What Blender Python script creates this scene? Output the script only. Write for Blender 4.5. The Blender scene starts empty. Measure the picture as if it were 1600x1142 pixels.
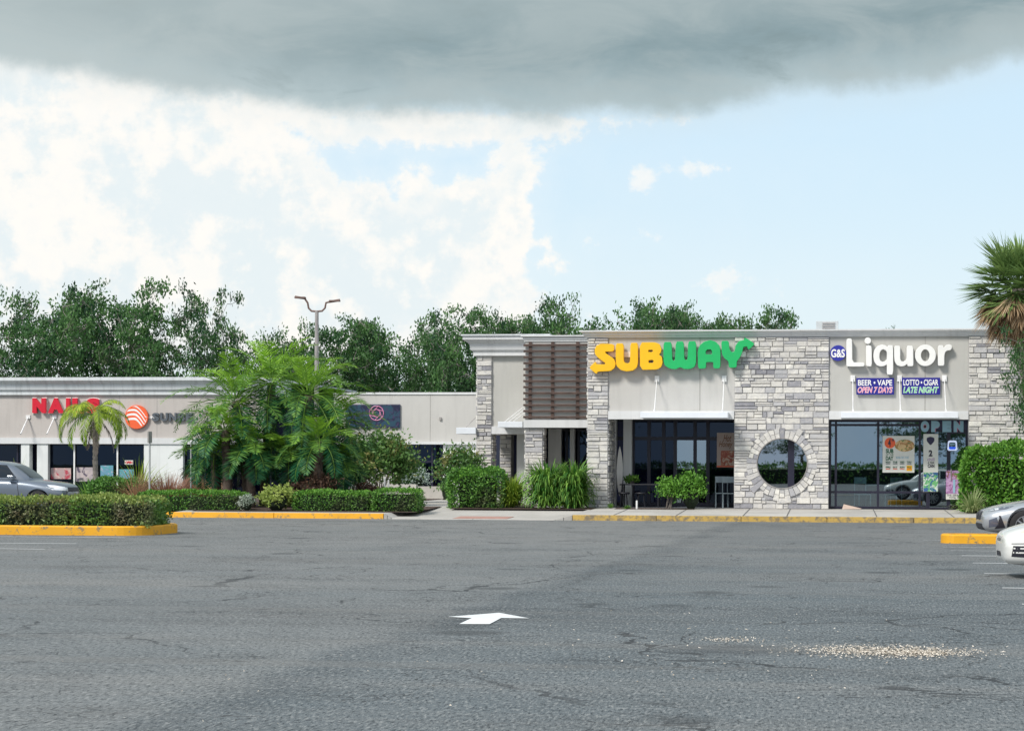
import bpy, bmesh, math, random
import numpy as np
from mathutils import Vector, Matrix
from mathutils.bvhtree import BVHTree
random.seed(7)
R = math.radians
S = bpy.context.scene
COL = S.collection
# ------------------------------------------------------------------ camera
F, H, VX, ROLL = 3400.0, 1.62, 500.0, 0.0038
TH = math.atan(VX / F); CT, ST = math.cos(TH), math.sin(TH)
cam = bpy.data.cameras.new('camera'); co = bpy.data.objects.new('camera', cam); COL.objects.link(co)
cam.sensor_width = 36; cam.lens = 36 * F / 1600; cam.shift_y = (724 - 571) / 1600.0
cam.clip_start = .1; cam.clip_end = 3000
co.matrix_world = Matrix.Translation((0, 0, H)) @ Matrix.Rotation(TH, 4, 'Z') @ Matrix.Rotation(R(90), 4, 'X') @ Matrix.Rotation(ROLL, 4, 'Z')
S.camera = co

def ray(px, py):
    a, b = (px - 800) / F, (724 - py) / F
    u = a * math.cos(ROLL) - b * math.sin(ROLL); v = a * math.sin(ROLL) + b * math.cos(ROLL)
    return Vector((-ST + u * CT, CT + u * ST, v))
def at(px, py, Y):                     # a point of the photograph on the plane y = Y
    d = ray(px, py); s = Y / d.y
    return Vector((d.x * s, Y, H + d.z * s))
def gr(px, py, z=0.0):                 # a point of the photograph on the ground
    d = ray(px, py); s = (z - H) / d.z
    return Vector((d.x * s, d.y * s, z))
def X(px, Y, py=724): return at(px, py, Y).x
def Z(px, py, Y): return at(px, py, Y).z
# ------------------------------------------------------------------ light
SUN_EL, SUN_AZ = R(44), R(216)         # azimuth measured clockwise from +Y
W = bpy.data.worlds.new("World"); S.world = W; W.use_nodes = True
nt = W.node_tree; nt.nodes.clear()
class NB:
    def __init__(s, nt): s.nt = nt
    def n(s, t, **k):
        o = s.nt.nodes.new(t)
        for a, b in k.items(): setattr(o, a, b)
        return o
    def put(s, sock, v):
        if isinstance(v, bpy.types.NodeSocket): s.nt.links.new(v, sock)
        else: sock.default_value = v
    def m(s, op, a, b=None, c=None, clamp=False):
        o = s.n('ShaderNodeMath', operation=op, use_clamp=clamp)
        s.put(o.inputs[0], a)
        if b is not None: s.put(o.inputs[1], b)
        if c is not None: s.put(o.inputs[2], c)
        return o.outputs[0]
    def vm(s, op, a, b=None):
        o = s.n('ShaderNodeVectorMath', operation=op)
        s.put(o.inputs[0], a)
        if b is not None: s.put(o.inputs[1], b)
        return o.outputs['Value'] if op in ('LENGTH', 'DOT_PRODUCT') else o.outputs[0]
    def xyz(s, x, y, z=0.0):
        o = s.n('ShaderNodeCombineXYZ')
        for i, v in enumerate((x, y, z)): s.put(o.inputs[i], v)
        return o.outputs[0]
    def mix(s, f, a, b):
        o = s.n('ShaderNodeMix', data_type='RGBA')
        s.put(o.inputs[0], f); s.put(o.inputs[6], a if isinstance(a, bpy.types.NodeSocket) else (*a[:3], 1)); s.put(o.inputs[7], b if isinstance(b, bpy.types.NodeSocket) else (*b[:3], 1))
        return o.outputs[2]
    def noise(s, v, scale, detail=5, rough=.55, dist=0.0):
        o = s.n('ShaderNodeTexNoise'); s.put(o.inputs['Vector'], v)
        o.inputs['Scale'].default_value = scale; o.inputs['Detail'].default_value = detail
        o.inputs['Roughness'].default_value = rough; o.inputs['Distortion'].default_value = dist
        return o.outputs['Fac']
    def ss(s, v, lo, hi, a=0.0, b=1.0):
        o = s.n('ShaderNodeMapRange', interpolation_type='SMOOTHSTEP'); s.put(o.inputs[0], v)
        for i, x in enumerate((lo, hi, a, b)): o.inputs[i + 1].default_value = x
        return o.outputs[0]
w = NB(nt)
tc = w.n('ShaderNodeTexCoord').outputs['Generated']
sky = w.n('ShaderNodeTexSky', sky_type='NISHITA', sun_disc=False)
sky.sun_elevation = SUN_EL; sky.sun_rotation = SUN_AZ; sky.altitude = 10; sky.dust_density = 1.5
# fixed compass frame of the clouds: a = along, b = up, both as slopes in units of 100/3400
dx = w.vm('DOT_PRODUCT', tc, (CT, ST, 0)); dy = w.m('MAXIMUM', w.vm('DOT_PRODUCT', tc, (-ST, CT, 0)), .08)
dz = w.vm('DOT_PRODUCT', tc, (0, 0, 1))
a = w.m('MULTIPLY', w.m('DIVIDE', dx, dy), 34.0); b = w.m('MULTIPLY', w.m('DIVIDE', dz, dy), 34.0)
P = w.xyz(a, b, 0.0)
n1 = w.noise(P, .55, 9, .6); n2 = w.noise(w.vm('ADD', P, (7.3, 2.1, 0)), 1.1, 8, .62, .4)
n3 = w.noise(w.vm('ADD', P, (.22, .3, 3.0)), .8, 7, .6)
def cpx(px, py): return ((px - 800) / 100.0, (724 - py) / 100.0)
def ell(px, py, rx, ry, k=1.0):
    c = cpx(px, py)
    q = w.vm('DIVIDE', w.vm('SUBTRACT', P, (c[0], c[1], 0)), (rx / 100.0, ry / 100.0, 1e6))
    return w.m('MULTIPLY', w.m('SUBTRACT', 1.0, w.vm('LENGTH', q)), k * min(rx, ry) / 100.0)
def union(es):
    r = es[0]
    for e in es[1:]: r = w.m('MAXIMUM', r, e)
    return r
cum = union([ell(120, 240, 240, 90), ell(200, 420, 330, 120), ell(110, 310, 130, 65), ell(310, 270, 170, 105), ell(190, 165, 330, 62), ell(420, 345, 110, 95), ell(550, 385, 90, 85),
             ell(652, 312, 30, 38), ell(640, 405, 120, 85), ell(738, 350, 75, 70), ell(806, 272, 38, 52), ell(795, 345, 50, 65), ell(832, 378, 26, 15), ell(856, 406, 19, 11), ell(500, 485, 330, 60), ell(765, 440, 58, 50),
             ell(700, 197, 190, 19), ell(840, 190, 90, 8), ell(1003, 276, 21, 17), ell(1098, 260, 16, 4, .7), ell(955, 376, 12, 4, .7), ell(1135, 435, 14, 3, .6), ell(-700, 300, 750, 260)])
n5 = w.noise(P, 4.2, 6, .6)
nn = w.m('ADD', w.m('ADD', w.m('MULTIPLY', w.m('SUBTRACT', n2, .5), .85), w.m('MULTIPLY', w.m('SUBTRACT', n1, .5), .35)), w.m('MULTIPLY', w.m('SUBTRACT', n5, .5), .42))
cd = w.m('ADD', w.m('ADD', cum, w.ss(a, -3.0, 1.0, .16, .04)), nn)
cmask = w.m('MULTIPLY', w.ss(cd, -.05, .13), w.ss(a, 1.3, 1.8, 1, .72))
soft = w.m('ADD', w.m('MULTIPLY', w.ss(cd, -.6, .2, 0, .35), w.ss(a, -1.0, 2.0, 1, .2)), w.ss(a, -8.0, -3.5, .30, 0))
# dark flat cloud base overhead: lower edge as a curve of a
edge = w.m('ADD', 5.38, w.m('MULTIPLY', w.m('POWER', w.m('SUBTRACT', a, -.3), 2.0), .0135))
left = w.ss(a, -8.5, -4.0, .12, 0)
dd = w.m('ADD', w.m('SUBTRACT', b, w.m('ADD', edge, left)), w.m('ADD', w.m('MULTIPLY', w.m('SUBTRACT', n1, .5), .75), w.m('MULTIPLY', w.m('SUBTRACT', n2, .5), .35)))
dmask = w.ss(dd, -.14, .26); dmask2 = w.ss(dd, -.6, .2, 0, .3)
skyc = w.mix(.74, w.vm('MULTIPLY', sky.outputs[0], (.1, .1, .1)), w.mix(w.ss(b, .5, 6.0), (.86, .97, 1.02), (.70, .90, 1.04)))
n4 = w.noise(P, 2.2, 6, .6)
litc = w.mix(w.ss(w.m('ADD', n3, w.m('MULTIPLY', n4, .6)), .70, .90), (.95, .925, .88), (.76, .835, .86))
litc = w.mix(w.ss(cd, .0, .45, .8, 0), litc, (.94, .92, .88))
litc = w.mix(w.ss(w.m('SUBTRACT', n5, w.m('MULTIPLY', cd, .05)),   .35, .6, .20, 0), litc, (.80, .86, .875))
col = w.mix(soft, skyc, (.90, .93, .92))
col = w.mix(cmask, col, litc)
darkc = w.mix(w.ss(dd, .0, 1.1), (.44, .54, .57), (.25, .34, .37))
n6 = w.noise(w.vm('MULTIPLY', P, (.45, 1.3, 1)), .9, 7, .62, .5); darkc = w.mix(w.ss(n6, .38, .66, 0, .6), darkc, (.42, .49, .50)); darkc = w.mix(w.ss(n6, .28, .42, .45, 0), darkc, (.20, .27, .285))
darkc = w.mix(w.ss(a, -8.0, 0.0, .55, 0), darkc, (.52, .58, .58)); darkc = w.mix(w.ss(dd, .9, 1.9, 0, .45), darkc, (.42, .49, .50))
col = w.mix(dmask2, col, (.60, .68, .70))
col = w.mix(dmask, col, darkc)
# the rest of the dome, behind the viewer: broken bright cloud
ndir = w.noise(tc, 2.6, 6, .55)
back = w.mix(w.ss(ndir, .38, .62), (.42, .58, .78), (.84, .84, .83))
front = w.ss(w.vm('DOT_PRODUCT', tc, (-ST, CT, 0)), .15, .5)
up = w.ss(dz, .35, .6)
col = w.mix(front, back, col)
col = w.mix(w.ss(dz, -.05, -.01, 1, 0), col, (.22, .24, .24))
bg = w.n('ShaderNodeBackground'); w.put(bg.inputs[0], col); bg.inputs[1].default_value = 1.0
wo = w.n('ShaderNodeOutputWorld'); nt.links.new(bg.outputs[0], wo.inputs[0])
sl = bpy.data.lights.new('sun', 'SUN'); so = bpy.data.objects.new('sun', sl); COL.objects.link(so)
sl.energy = 3.3; sl.angle = R(13); sl.color = (1, .95, .87)
sd = Vector((math.sin(SUN_AZ) * math.cos(SUN_EL), math.cos(SUN_AZ) * math.cos(SUN_EL), math.sin(SUN_EL)))
so.rotation_euler = sd.to_track_quat('Z', 'Y').to_euler(); so.location = (0, 0, 60)
S.view_settings.view_transform = 'Standard'; S.view_settings.look = 'None'
S.view_settings.exposure = 0.1; S.view_settings.gamma = 1
S.render.engine = 'CYCLES'
S.cycles.max_bounces = 8; S.cycles.transparent_max_bounces = 16
# ------------------------------------------------------------------ helpers
def tag(o, label=None, cat=None, group=None, kind=None):
    if label: o['label'] = label
    if cat: o['category'] = cat
    if group: o['group'] = group
    if kind: o['kind'] = kind
    return o
def root(name, label, cat, loc=(0, 0, 0), group=None, rz=0):
    o = bpy.data.objects.new(name, None); COL.objects.link(o); o.location = loc; o.rotation_euler.z = rz
    o.empty_display_size = .2
    return tag(o, label, cat, group)
def mk(name, V, Fc, mat, parent=None, smooth=False, var=None, origin=True):
    V = np.asarray(V, float).reshape(-1, 3)
    off = np.zeros(3)
    if parent is None and origin and len(V):
        off = np.array([V[:, 0].mean(), V[:, 1].mean(), V[:, 2].min()]); V = V - off
    me = bpy.data.meshes.new(name)
    if isinstance(Fc, np.ndarray):
        n, k = Fc.shape
        me.vertices.add(len(V)); me.vertices.foreach_set('co', V.ravel())
        me.loops.add(n * k); me.loops.foreach_set('vertex_index', Fc.ravel().astype(np.int32))
        me.polygons.add(n); me.polygons.foreach_set('loop_start', np.arange(0, n * k, k, dtype=np.int32))
        me.update(calc_edges=True)
    else:
        me.from_pydata(V.tolist(), [], Fc); me.update()
    if var is not None:
        at_ = me.attributes.new('var', 'FLOAT', 'POINT'); at_.data.foreach_set('value', np.asarray(var, float))
    for m_ in (mat if isinstance(mat, (list, tuple)) else [mat]): me.materials.append(m_)
    if smooth: me.shade_smooth()
    o = bpy.data.objects.new(name, me); COL.objects.link(o)
    if parent is not None: o.parent = parent
    else: o.location = off
    return o
class MB:
    def __init__(s): s.v = []; s.f = []; s.var = []
    def add(s, vs, fs, var=.5):
        n = len(s.v); s.v += [tuple(v) for v in vs]; s.f += [tuple(i + n for i in f) for f in fs]; s.var += [var] * len(vs); return s
    def box(s, x0, x1, y0, y1, z0, z1, var=.5):
        if x0 > x1: x0, x1 = x1, x0
        if y0 > y1: y0, y1 = y1, y0
        if z0 > z1: z0, z1 = z1, z0
        return s.add([(x0, y0, z0), (x1, y0, z0), (x1, y1, z0), (x0, y1, z0), (x0, y0, z1), (x1, y0, z1), (x1, y1, z1), (x0, y1, z1)],
                     [(3, 2, 1, 0), (4, 5, 6, 7), (0, 1, 5, 4), (1, 2, 6, 5), (2, 3, 7, 6), (3, 0, 4, 7)], var)
    def prism(s, pts, y0, y1, var=.5):        # outline in x,z (counter clockwise seen from -y), pushed from y0 to y1
        n = len(pts)
        vs = [(x, y0, z) for x, z in pts] + [(x, y1, z) for x, z in pts]
        fs = [tuple(range(n)), tuple(range(2 * n - 1, n - 1, -1))] + [(i, i + n, (i + 1) % n + n, (i + 1) % n) for i in range(n)]
        return s.add(vs, fs, var)
    def prism_x(s, pts, x0, x1, var=.5):      # outline in y,z pushed along x
        n = len(pts)
        vs = [(x0, y, z) for y, z in pts] + [(x1, y, z) for y, z in pts]
        fs = [tuple(range(n - 1, -1, -1)), tuple(range(n, 2 * n))] + [(i, (i + 1) % n, (i + 1) % n + n, i + n) for i in range(n)]
        return s.add(vs, fs, var)
    def tube(s, pts, rad, k=8, var=.5, cap=True):
        pts = [Vector(p) for p in pts]; n = len(pts)
        rad = rad if isinstance(rad, (list, tuple)) else [rad] * n
        vs = []; up = Vector((0, 0, 1))
        for i, p in enumerate(pts):
            d = (pts[min(i + 1, n - 1)] - pts[max(i - 1, 0)]).normalized()
            ref = up if abs(d.z) < .95 else Vector((1, 0, 0))
            a_ = d.cross(ref).normalized(); b_ = a_.cross(d)
            for j in range(k):
                t = 2 * math.pi * j / k; vs.append(p + (a_ * math.cos(t) + b_ * math.sin(t)) * rad[i])
        fs = [(i * k + j, i * k + (j + 1) % k, (i + 1) * k + (j + 1) % k, (i + 1) * k + j) for i in range(n - 1) for j in range(k)]
        if cap: fs += [tuple(range(k - 1, -1, -1)), tuple(range((n - 1) * k, n * k))]
        return s.add(vs, fs, var)
    def lathe(s, prof, c=(0, 0, 0), k=24, axis='z', var=.5):
        vs = []
        for r_, h in prof:
            for j in range(k):
                t = 2 * math.pi * j / k; p = (r_ * math.cos(t), r_ * math.sin(t), h)
                if axis == 'y': p = (p[0], p[2], p[1])
                vs.append((p[0] + c[0], p[1] + c[1], p[2] + c[2]))
        n = len(prof)
        fs = [(i * k + j, i * k + (j + 1) % k, (i + 1) * k + (j + 1) % k, (i + 1) * k + j) for i in range(n - 1) for j in range(k)]
        fs += [tuple(range(k - 1, -1, -1)), tuple(range((n - 1) * k, n * k))]
        return s.add(vs, fs, var)
    def build(s, name, mat, parent=None, smooth=False, bevel=0):
        o = mk(name, s.v, s.f, mat, parent, smooth, s.var)
        if bevel:
            m_ = o.modifiers.new('b', 'BEVEL'); m_.width = bevel; m_.segments = 2; m_.limit_method = 'ANGLE'
        return o
# ------------------------------------------------------------------ materials
def newmat(name):
    m_ = bpy.data.materials.new(name); m_.use_nodes = True; m_.node_tree.nodes.clear()
    return m_, NB(m_.node_tree)
def out(n, sh): o = n.n('ShaderNodeOutputMaterial'); n.nt.links.new(sh, o.inputs[0])
def pr(n, color, rough=.6, metal=0.0, bump=None, bs=.3, bd=.02, spec=.5, coat=0.0, emis=None, es=0.0):
    p = n.n('ShaderNodeBsdfPrincipled')
    n.put(p.inputs['Base Color'], color if isinstance(color, bpy.types.NodeSocket) else (*color[:3], 1))
    n.put(p.inputs['Roughness'], rough); p.inputs['Metallic'].default_value = metal
    p.inputs['Specular IOR Level'].default_value = spec; p.inputs['Coat Weight'].default_value = coat
    if emis: p.inputs['Emission Color'].default_value = (*emis, 1); p.inputs['Emission Strength'].default_value = es
    if bump is not None:
        b_ = n.n('ShaderNodeBump'); b_.inputs['Strength'].default_value = bs; b_.inputs['Distance'].default_value = bd
        n.put(b_.inputs['Height'], bump); n.nt.links.new(b_.outputs[0], p.inputs['Normal'])
    return p.outputs[0]
def simple(name, c, rough=.55, metal=0.0, vary=.12, sc=3.0, spec=.5, coat=0.0, bump=.15, bsc=40, emis=None, es=0.0):
    m_, n = newmat(name); o = n.n('ShaderNodeTexCoord').outputs['Object']
    f = n.noise(o, sc, 6, .6)
    cc = n.mix(n.ss(f, .3, .7), tuple(x * (1 - vary) for x in c), tuple(min(1, x * (1 + vary)) for x in c))
    out(n, pr(n, cc, rough, metal, n.noise(o, bsc, 3) if bump else None, bump, .01, spec, coat, emis, es)); return m_
def foliage(name, dark, light, extra=None, esc=1.2, trans=.25, rough=.5, elo=.55, ehi=.7):
    m_, n = newmat(name)
    v = n.n('ShaderNodeAttribute', attribute_name='var').outputs['Fac']
    c = n.mix(v, dark, light)
    if extra:
        f = n.noise(n.n('ShaderNodeTexCoord').outputs['Object'], esc, 3)
        c = n.mix(n.ss(f, elo, ehi), c, extra)
    p = pr(n, c, rough, spec=.35)
    t = n.n('ShaderNodeBsdfTranslucent'); n.put(t.inputs[0], c)
    mx = n.n('ShaderNodeMixShader'); mx.inputs[0].default_value = trans
    n.nt.links.new(p, mx.inputs[1]); n.nt.links.new(t.outputs[0], mx.inputs[2]); out(n, mx.outputs[0]); return m_
def glass(name, tint=(.1, .12, .16), refl=.3, rough=.01, gcol=(.9, .95, 1)):
    m_, n = newmat(name)
    t = n.n('ShaderNodeBsdfTransparent'); t.inputs[0].default_value = (*tint, 1)
    g = n.n('ShaderNodeBsdfGlossy'); g.inputs[0].default_value = (*gcol, 1); g.inputs['Roughness'].default_value = rough
    b_ = n.n('ShaderNodeBump'); b_.inputs['Strength'].default_value = .02; b_.inputs['Distance'].default_value = .01
    n.put(b_.inputs['Height'], n.noise(n.n('ShaderNodeTexCoord').outputs['Object'], .9, 2)); n.nt.links.new(b_.outputs[0], g.inputs['Normal'])
    mx = n.n('ShaderNodeMixShader'); mx.inputs[0].default_value = refl
    n.nt.links.new(t.outputs[0], mx.inputs[1]); n.nt.links.new(g.outputs[0], mx.inputs[2]); out(n, mx.outputs[0]); return m_
def stucco(name, c, stain=.12):
    m_, n = newmat(name); o = n.n('ShaderNodeTexCoord').outputs['Object']
    big = n.noise(o, .5, 5, .6); st = n.noise(n.vm('MULTIPLY', o, (3.0, 1, .25)), 1.5, 5, .65)
    cc = n.mix(n.ss(big, .3, .7), tuple(x * .95 for x in c), tuple(x * 1.04 for x in c))
    cc = n.mix(n.ss(st, .46, .74, 0, stain * 1.8), cc, tuple(x * .62 for x in c))
    out(n, pr(n, cc, .85, bump=n.noise(o, 60, 3), bs=.25, bd=.01, spec=.2)); return m_
M = {}
M['stucco'] = stucco('stucco', (.49, .485, .46), .11); M['stucco_light'] = stucco('stucco_light', (.53, .52, .50), .11)
M['stucco_nails'] = stucco('stucco_nails', (.51, .475, .45), .16); M['white_wall'] = stucco('white_wall', (.74, .76, .76), .12)
M['trim'] = stucco('trim', (.67, .68, .69), .16); M['trim_dirty'] = stucco('trim_dirty', (.64, .67, .69), .35)
M['canopy'] = simple('canopy', (.74, .78, .84), .5, vary=.04); M['white_metal'] = simple('white_metal', (.8, .8, .8), .4)
M['dark_frame'] = simple('dark_frame', (.012, .012, .03), .4); M['interior'] = simple('interior', (.018, .02, .06), .8)
M['floor_in'] = simple('floor_in', (.10, .11, .13), .5); M['furn'] = simple('furn', (.45, .55, .6), .5)
M['wood_slat'] = simple('wood_slat', (.075, .045, .036), .55, vary=.3, sc=6); M['black'] = simple('black', (.012, .013, .02), .5)
M['glass'] = glass('glass', (.34, .46, .50), .36, gcol=(.82, .95, 1)); M['glass_dark'] = glass('glass_dark', (.14, .16, .34), .04, gcol=(.6, .75, 1))
M['glass_circle'] = glass('glass_circle', (.45, .52, .58), .38)
def stone_mat():
    m_, n = newmat('ledge_stone'); o = n.n('ShaderNodeTexCoord').outputs['Object']
    v = n.n('ShaderNodeAttribute', attribute_name='var').outputs['Fac']
    r_ = n.n('ShaderNodeValToRGB'); n.put(r_.inputs[0], v); e = r_.color_ramp.elements
    e[0].position = 0; e[0].color = (.22, .22, .25, 1); e[1].position = 1; e[1].color = (.80, .78, .72, 1)
    for p_, c_ in ((.12, (.36, .36, .385)), (.28, (.50, .50, .51)), (.5, (.62, .60, .56)), (.78, (.70, .68, .64))): x = e.new(p_); x.color = (*c_, 1)
    f = n.noise(o, 5, 6, .65, .5)
    cc = n.mix(n.ss(f, .35, .75, 0, .6), r_.outputs[0], (.38, .38, .41))
    cc = n.mix(n.ss(n.noise(o, 11, 5), .5, .8, 0, .35), cc, (.72, .68, .60))
    out(n, pr(n, cc, .9, bump=n.noise(o, 18, 6, .65), bs=.7, bd=.03, spec=.2)); return m_
M['stone'] = stone_mat(); M['mortar'] = simple('mortar', (.36, .36, .37), .95)
def asphalt():
    m_, n = newmat('asphalt'); o = n.n('ShaderNodeTexCoord').outputs['Object']
    sep = n.n('ShaderNodeSeparateXYZ'); n.put(sep.inputs[0], o)
    big = n.noise(o, .09, 5, .6, .6); streak = n.noise(n.vm('MULTIPLY', o, (.22, 1.1, 1)), .22, 5, .6, .3); mid = n.noise(o, .9, 5, .65)
    og = n.vm('MULTIPLY', o, (1, .22, 1)); fine = n.noise(og, 44, 3, .7); fine2 = n.noise(og, 130, 2, .7)
    c = n.mix(n.ss(big, .35, .68), (.092, .118, .134), (.155, .172, .180))
    c = n.mix(n.ss(streak, .48, .72, 0, .7), c, (.215, .21, .20))
    c = n.mix(n.ss(streak, .30, .44, .6, 0), c, (.045, .058, .068))
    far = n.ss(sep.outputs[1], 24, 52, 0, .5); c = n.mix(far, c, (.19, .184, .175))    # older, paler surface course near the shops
    # edge of an older, paler surface course: it runs away to the right across the lot
    q1, q2 = gr(470, 1045), gr(900, 900); dl = (q2 - q1).normalized(); nl = Vector((-dl.y, dl.x, 0))
    sd_ = n.m('SUBTRACT', n.vm('DOT_PRODUCT', o, tuple(nl)), q1.dot(nl)); sd_ = n.m('ADD', sd_, n.m('MULTIPLY', n.m('SUBTRACT', mid, .5), 1.3))
    c = n.mix(n.ss(sd_, -.15, .35, 0, .34), c, (.27, .268, .258)); c = n.mix(n.m('MULTIPLY', n.ss(sd_, -.7, -.1), n.ss(sd_, -.1, .2, .26, 0)), c, (.05, .058, .066))
    c = n.mix(n.ss(mid, .4, .75, 0, .35), c, (.055, .064, .068))
    c = n.mix(n.ss(fine, .53, .64, 0, .42), c, (.36, .37, .365)); c = n.mix(n.ss(fine, .36, .46, .8, 0), c, (.015, .022, .028))
    gr3 = n.noise(og, 22, 4, .75); c = n.mix(n.ss(gr3, .36, .45, .5, 0), c, (.025, .034, .04)); c = n.mix(n.ss(gr3, .54, .64, 0, .5), c, (.32, .33, .325))
    c = n.mix(n.ss(fine2, .52, .7, 0, .5), c, (.30, .30, .295))
    # repair seams and cracks
    wv = n.vm('ADD', o, n.vm('MULTIPLY', n.xyz(n.noise(o, .8, 4), n.noise(n.vm('ADD', o, (9, 3, 1)), .8, 4), 0.0), (1.6, 1.6, 0)))
    wv = n.vm('MULTIPLY', wv, (1, .5, 1))
    def crack(scale, wd, amt, gate_sc, lo, hi):
        v = n.n('ShaderNodeTexVoronoi', feature='DISTANCE_TO_EDGE'); n.put(v.inputs['Vector'], wv); v.inputs['Scale'].default_value = scale
        k = n.m('LESS_THAN', v.outputs['Distance'], wd)
        return n.m('MULTIPLY', n.m('MULTIPLY', k, amt), n.ss(n.noise(o, gate_sc, 3), lo, hi))
    cr = n.m('MAXIMUM', crack(.42, .006, .8, .35, .45, .6), n.m('MAXIMUM', crack(2.6, .013, .75, .5, .52, .62), crack(6.5, .026, .75, .38, .55, .63)))
    c = n.mix(cr, c, (.022, .024, .027))
    # dark oil trail and damp patch, both lying across the lane
    q = gr(1140, 1015); dd_ = n.vm('LENGTH', n.vm('MULTIPLY', n.vm('SUBTRACT', o, (q.x, q.y, 0)), (1.1, 1.3, 0)))
    c = n.mix(n.ss(n.m('ADD', dd_, n.m('MULTIPLY', mid, .9)), .7, 1.4, .5, 0), c, (.045, .05, .055))
    tr = n.noise(n.vm('MULTIPLY', o, (.035, .9, 1)), 1.0, 4, .6, .5); c = n.mix(n.ss(tr, .55, .68, 0, .35), c, (.20, .198, .19))
    sp = n.n('ShaderNodeTexVoronoi', feature='F1'); n.put(sp.inputs['Vector'], o); sp.inputs['Scale'].default_value = .45
    c = n.mix(n.ss(n.m('ADD', sp.outputs['Distance'], n.m('MULTIPLY', mid, .35)), .24, .36, .55, 0), c, (.035, .04, .044))
    h = n.m('SUBTRACT', n.m('ADD', fine, n.m('MULTIPLY', fine2, .6)), n.m('MULTIPLY', cr, 1.5))
    out(n, pr(n, c, n.ss(big, .3, .7, .72, .9), bump=h, bs=.8, bd=.015, spec=.4)); return m_
M['asphalt'] = asphalt()
def concrete(name, c, joint=0.0):
    m_, n = newmat(name); o = n.n('ShaderNodeTexCoord').outputs['Object']
    cc = n.mix(n.ss(n.noise(o, .5, 6, .65), .3, .7), tuple(x * .84 for x in c), tuple(x * 1.1 for x in c))
    cc = n.mix(n.ss(n.noise(o, 6, 5), .5, .8, 0, .3), cc, tuple(x * .6 for x in c))
    out(n, pr(n, cc, .85, bump=n.noise(o, 50, 4), bs=.3, bd=.01, spec=.25)); return m_
M['concrete'] = concrete('concrete', (.47, .45, .42)); M['concrete_dark'] = concrete('concrete_dark', (.36, .35, .33)); M['joint'] = simple('joint', (.12, .12, .12), .9)
def worn(name, c, under, lo, hi, zs=1.0):
    m_, n = newmat(name); o = n.n('ShaderNodeTexCoord').outputs['Object']
    f = n.noise(n.vm('MULTIPLY', o, (1, 1, zs)), 7, 7, .7, .3)
    cc = n.mix(n.ss(n.noise(o, 1.2, 4), .3, .7), tuple(x * .88 for x in c), c)
    cc = n.mix(n.ss(f, lo, hi), cc, under)
    out(n, pr(n, cc, .65, bump=f, bs=.3, bd=.01)); return m_
M['yellow'] = worn('yellow_paint', (.80, .39, .012), (.24, .18, .10), .53, .66); M['yellow_old'] = worn('old_yellow_paint', (.50, .33, .075), (.19, .15, .09), .44, .62)
M['white_paint'] = worn('white_paint', (.82, .84, .85), (.30, .31, .32), .60, .72); M['white_thin'] = worn('faded_white_paint', (.62, .63, .63), (.22, .23, .23), .48, .62)
M['red_mat'] = simple('red_mat', (.42, .24, .20), .8); M['mulch'] = simple('mulch', (.07, .045, .035), .95, vary=.5, sc=14, bump=.8)
M['grass'] = simple('grass_ground', (.05, .085, .025), .95, vary=.4, sc=3, bump=.6)
M['oak_bark'] = simple('oak_bark', (.24, .22, .20), .95, vary=.3, sc=6, bump=.8, bsc=20); M['bark'] = simple('bark', (.16, .14, .125), .95, vary=.3, sc=6, bump=.8, bsc=20); M['palm_bark'] = simple('palm_bark', (.27, .24, .21), .95, vary=.35, sc=8, bump=.9, bsc=14)
M['palm_bark_dark'] = simple('palm_bark_dark', (.10, .075, .06), .95, vary=.4, sc=10, bump=.9, bsc=14)
M['oak'] = foliage('oak_leaf', (.006, .045, .025), (.12, .26, .07), (.12, .09, .085), .28, .3, elo=.60, ehi=.72)
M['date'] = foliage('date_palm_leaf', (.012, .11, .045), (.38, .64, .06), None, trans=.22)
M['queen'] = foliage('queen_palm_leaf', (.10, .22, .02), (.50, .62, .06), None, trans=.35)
M['dead'] = foliage('dead_palm_leaf', (.28, .17, .09), (.55, .42, .27), None, trans=.2); M['dead_grey'] = foliage('dead_grey_leaf', (.16, .13, .115), (.33, .28, .24), None, trans=.15)
M['sabal'] = foliage('sabal_leaf', (.04, .12, .035), (.26, .38, .12), None, trans=.25)
M['hedge'] = foliage('hedge_leaf', (.02, .095, .024), (.20, .42, .07), (.11, .13, .06), .8, .2)
M['hedge_mix'] = foliage('island_hedge_leaf', (.03, .11, .03), (.25, .42, .09), (.22, .18, .13), .7, .2, elo=.54, ehi=.72)
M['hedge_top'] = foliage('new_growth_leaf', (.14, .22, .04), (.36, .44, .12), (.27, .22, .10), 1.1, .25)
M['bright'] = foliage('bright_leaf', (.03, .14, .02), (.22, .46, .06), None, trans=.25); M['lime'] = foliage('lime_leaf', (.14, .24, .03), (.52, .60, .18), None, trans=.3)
M['dark_red'] = foliage('dark_red_leaf', (.020, .010, .014), (.16, .09, .055), None, trans=.1); M['silver'] = foliage('silver_leaf', (.20, .28, .24), (.50, .58, .52), None, trans=.15)
M['bush'] = foliage('bush_leaf', (.02, .09, .03), (.16, .30, .07), (.30, .28, .10), 1.3, .25, elo=.52, ehi=.66)
M['redgrass'] = foliage('red_grass', (.22, .10, .07), (.46, .26, .17), None, trans=.3); M['tangrass'] = foliage('tan_grass', (.36, .20, .11), (.60, .40, .24), None, trans=.3)
M['blade'] = foliage('blade_leaf', (.025, .13, .02), (.26, .46, .08), None, trans=.2); M['blade_lime'] = foliage('blade_lime_leaf', (.10, .20, .02), (.36, .48, .06), None, trans=.25)
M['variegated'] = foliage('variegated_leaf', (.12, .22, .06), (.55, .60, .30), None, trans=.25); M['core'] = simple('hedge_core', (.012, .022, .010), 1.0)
M['pale_flower'] = foliage('pale_leaf', (.10, .18, .10), (.62, .66, .60), None, trans=.2)
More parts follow.
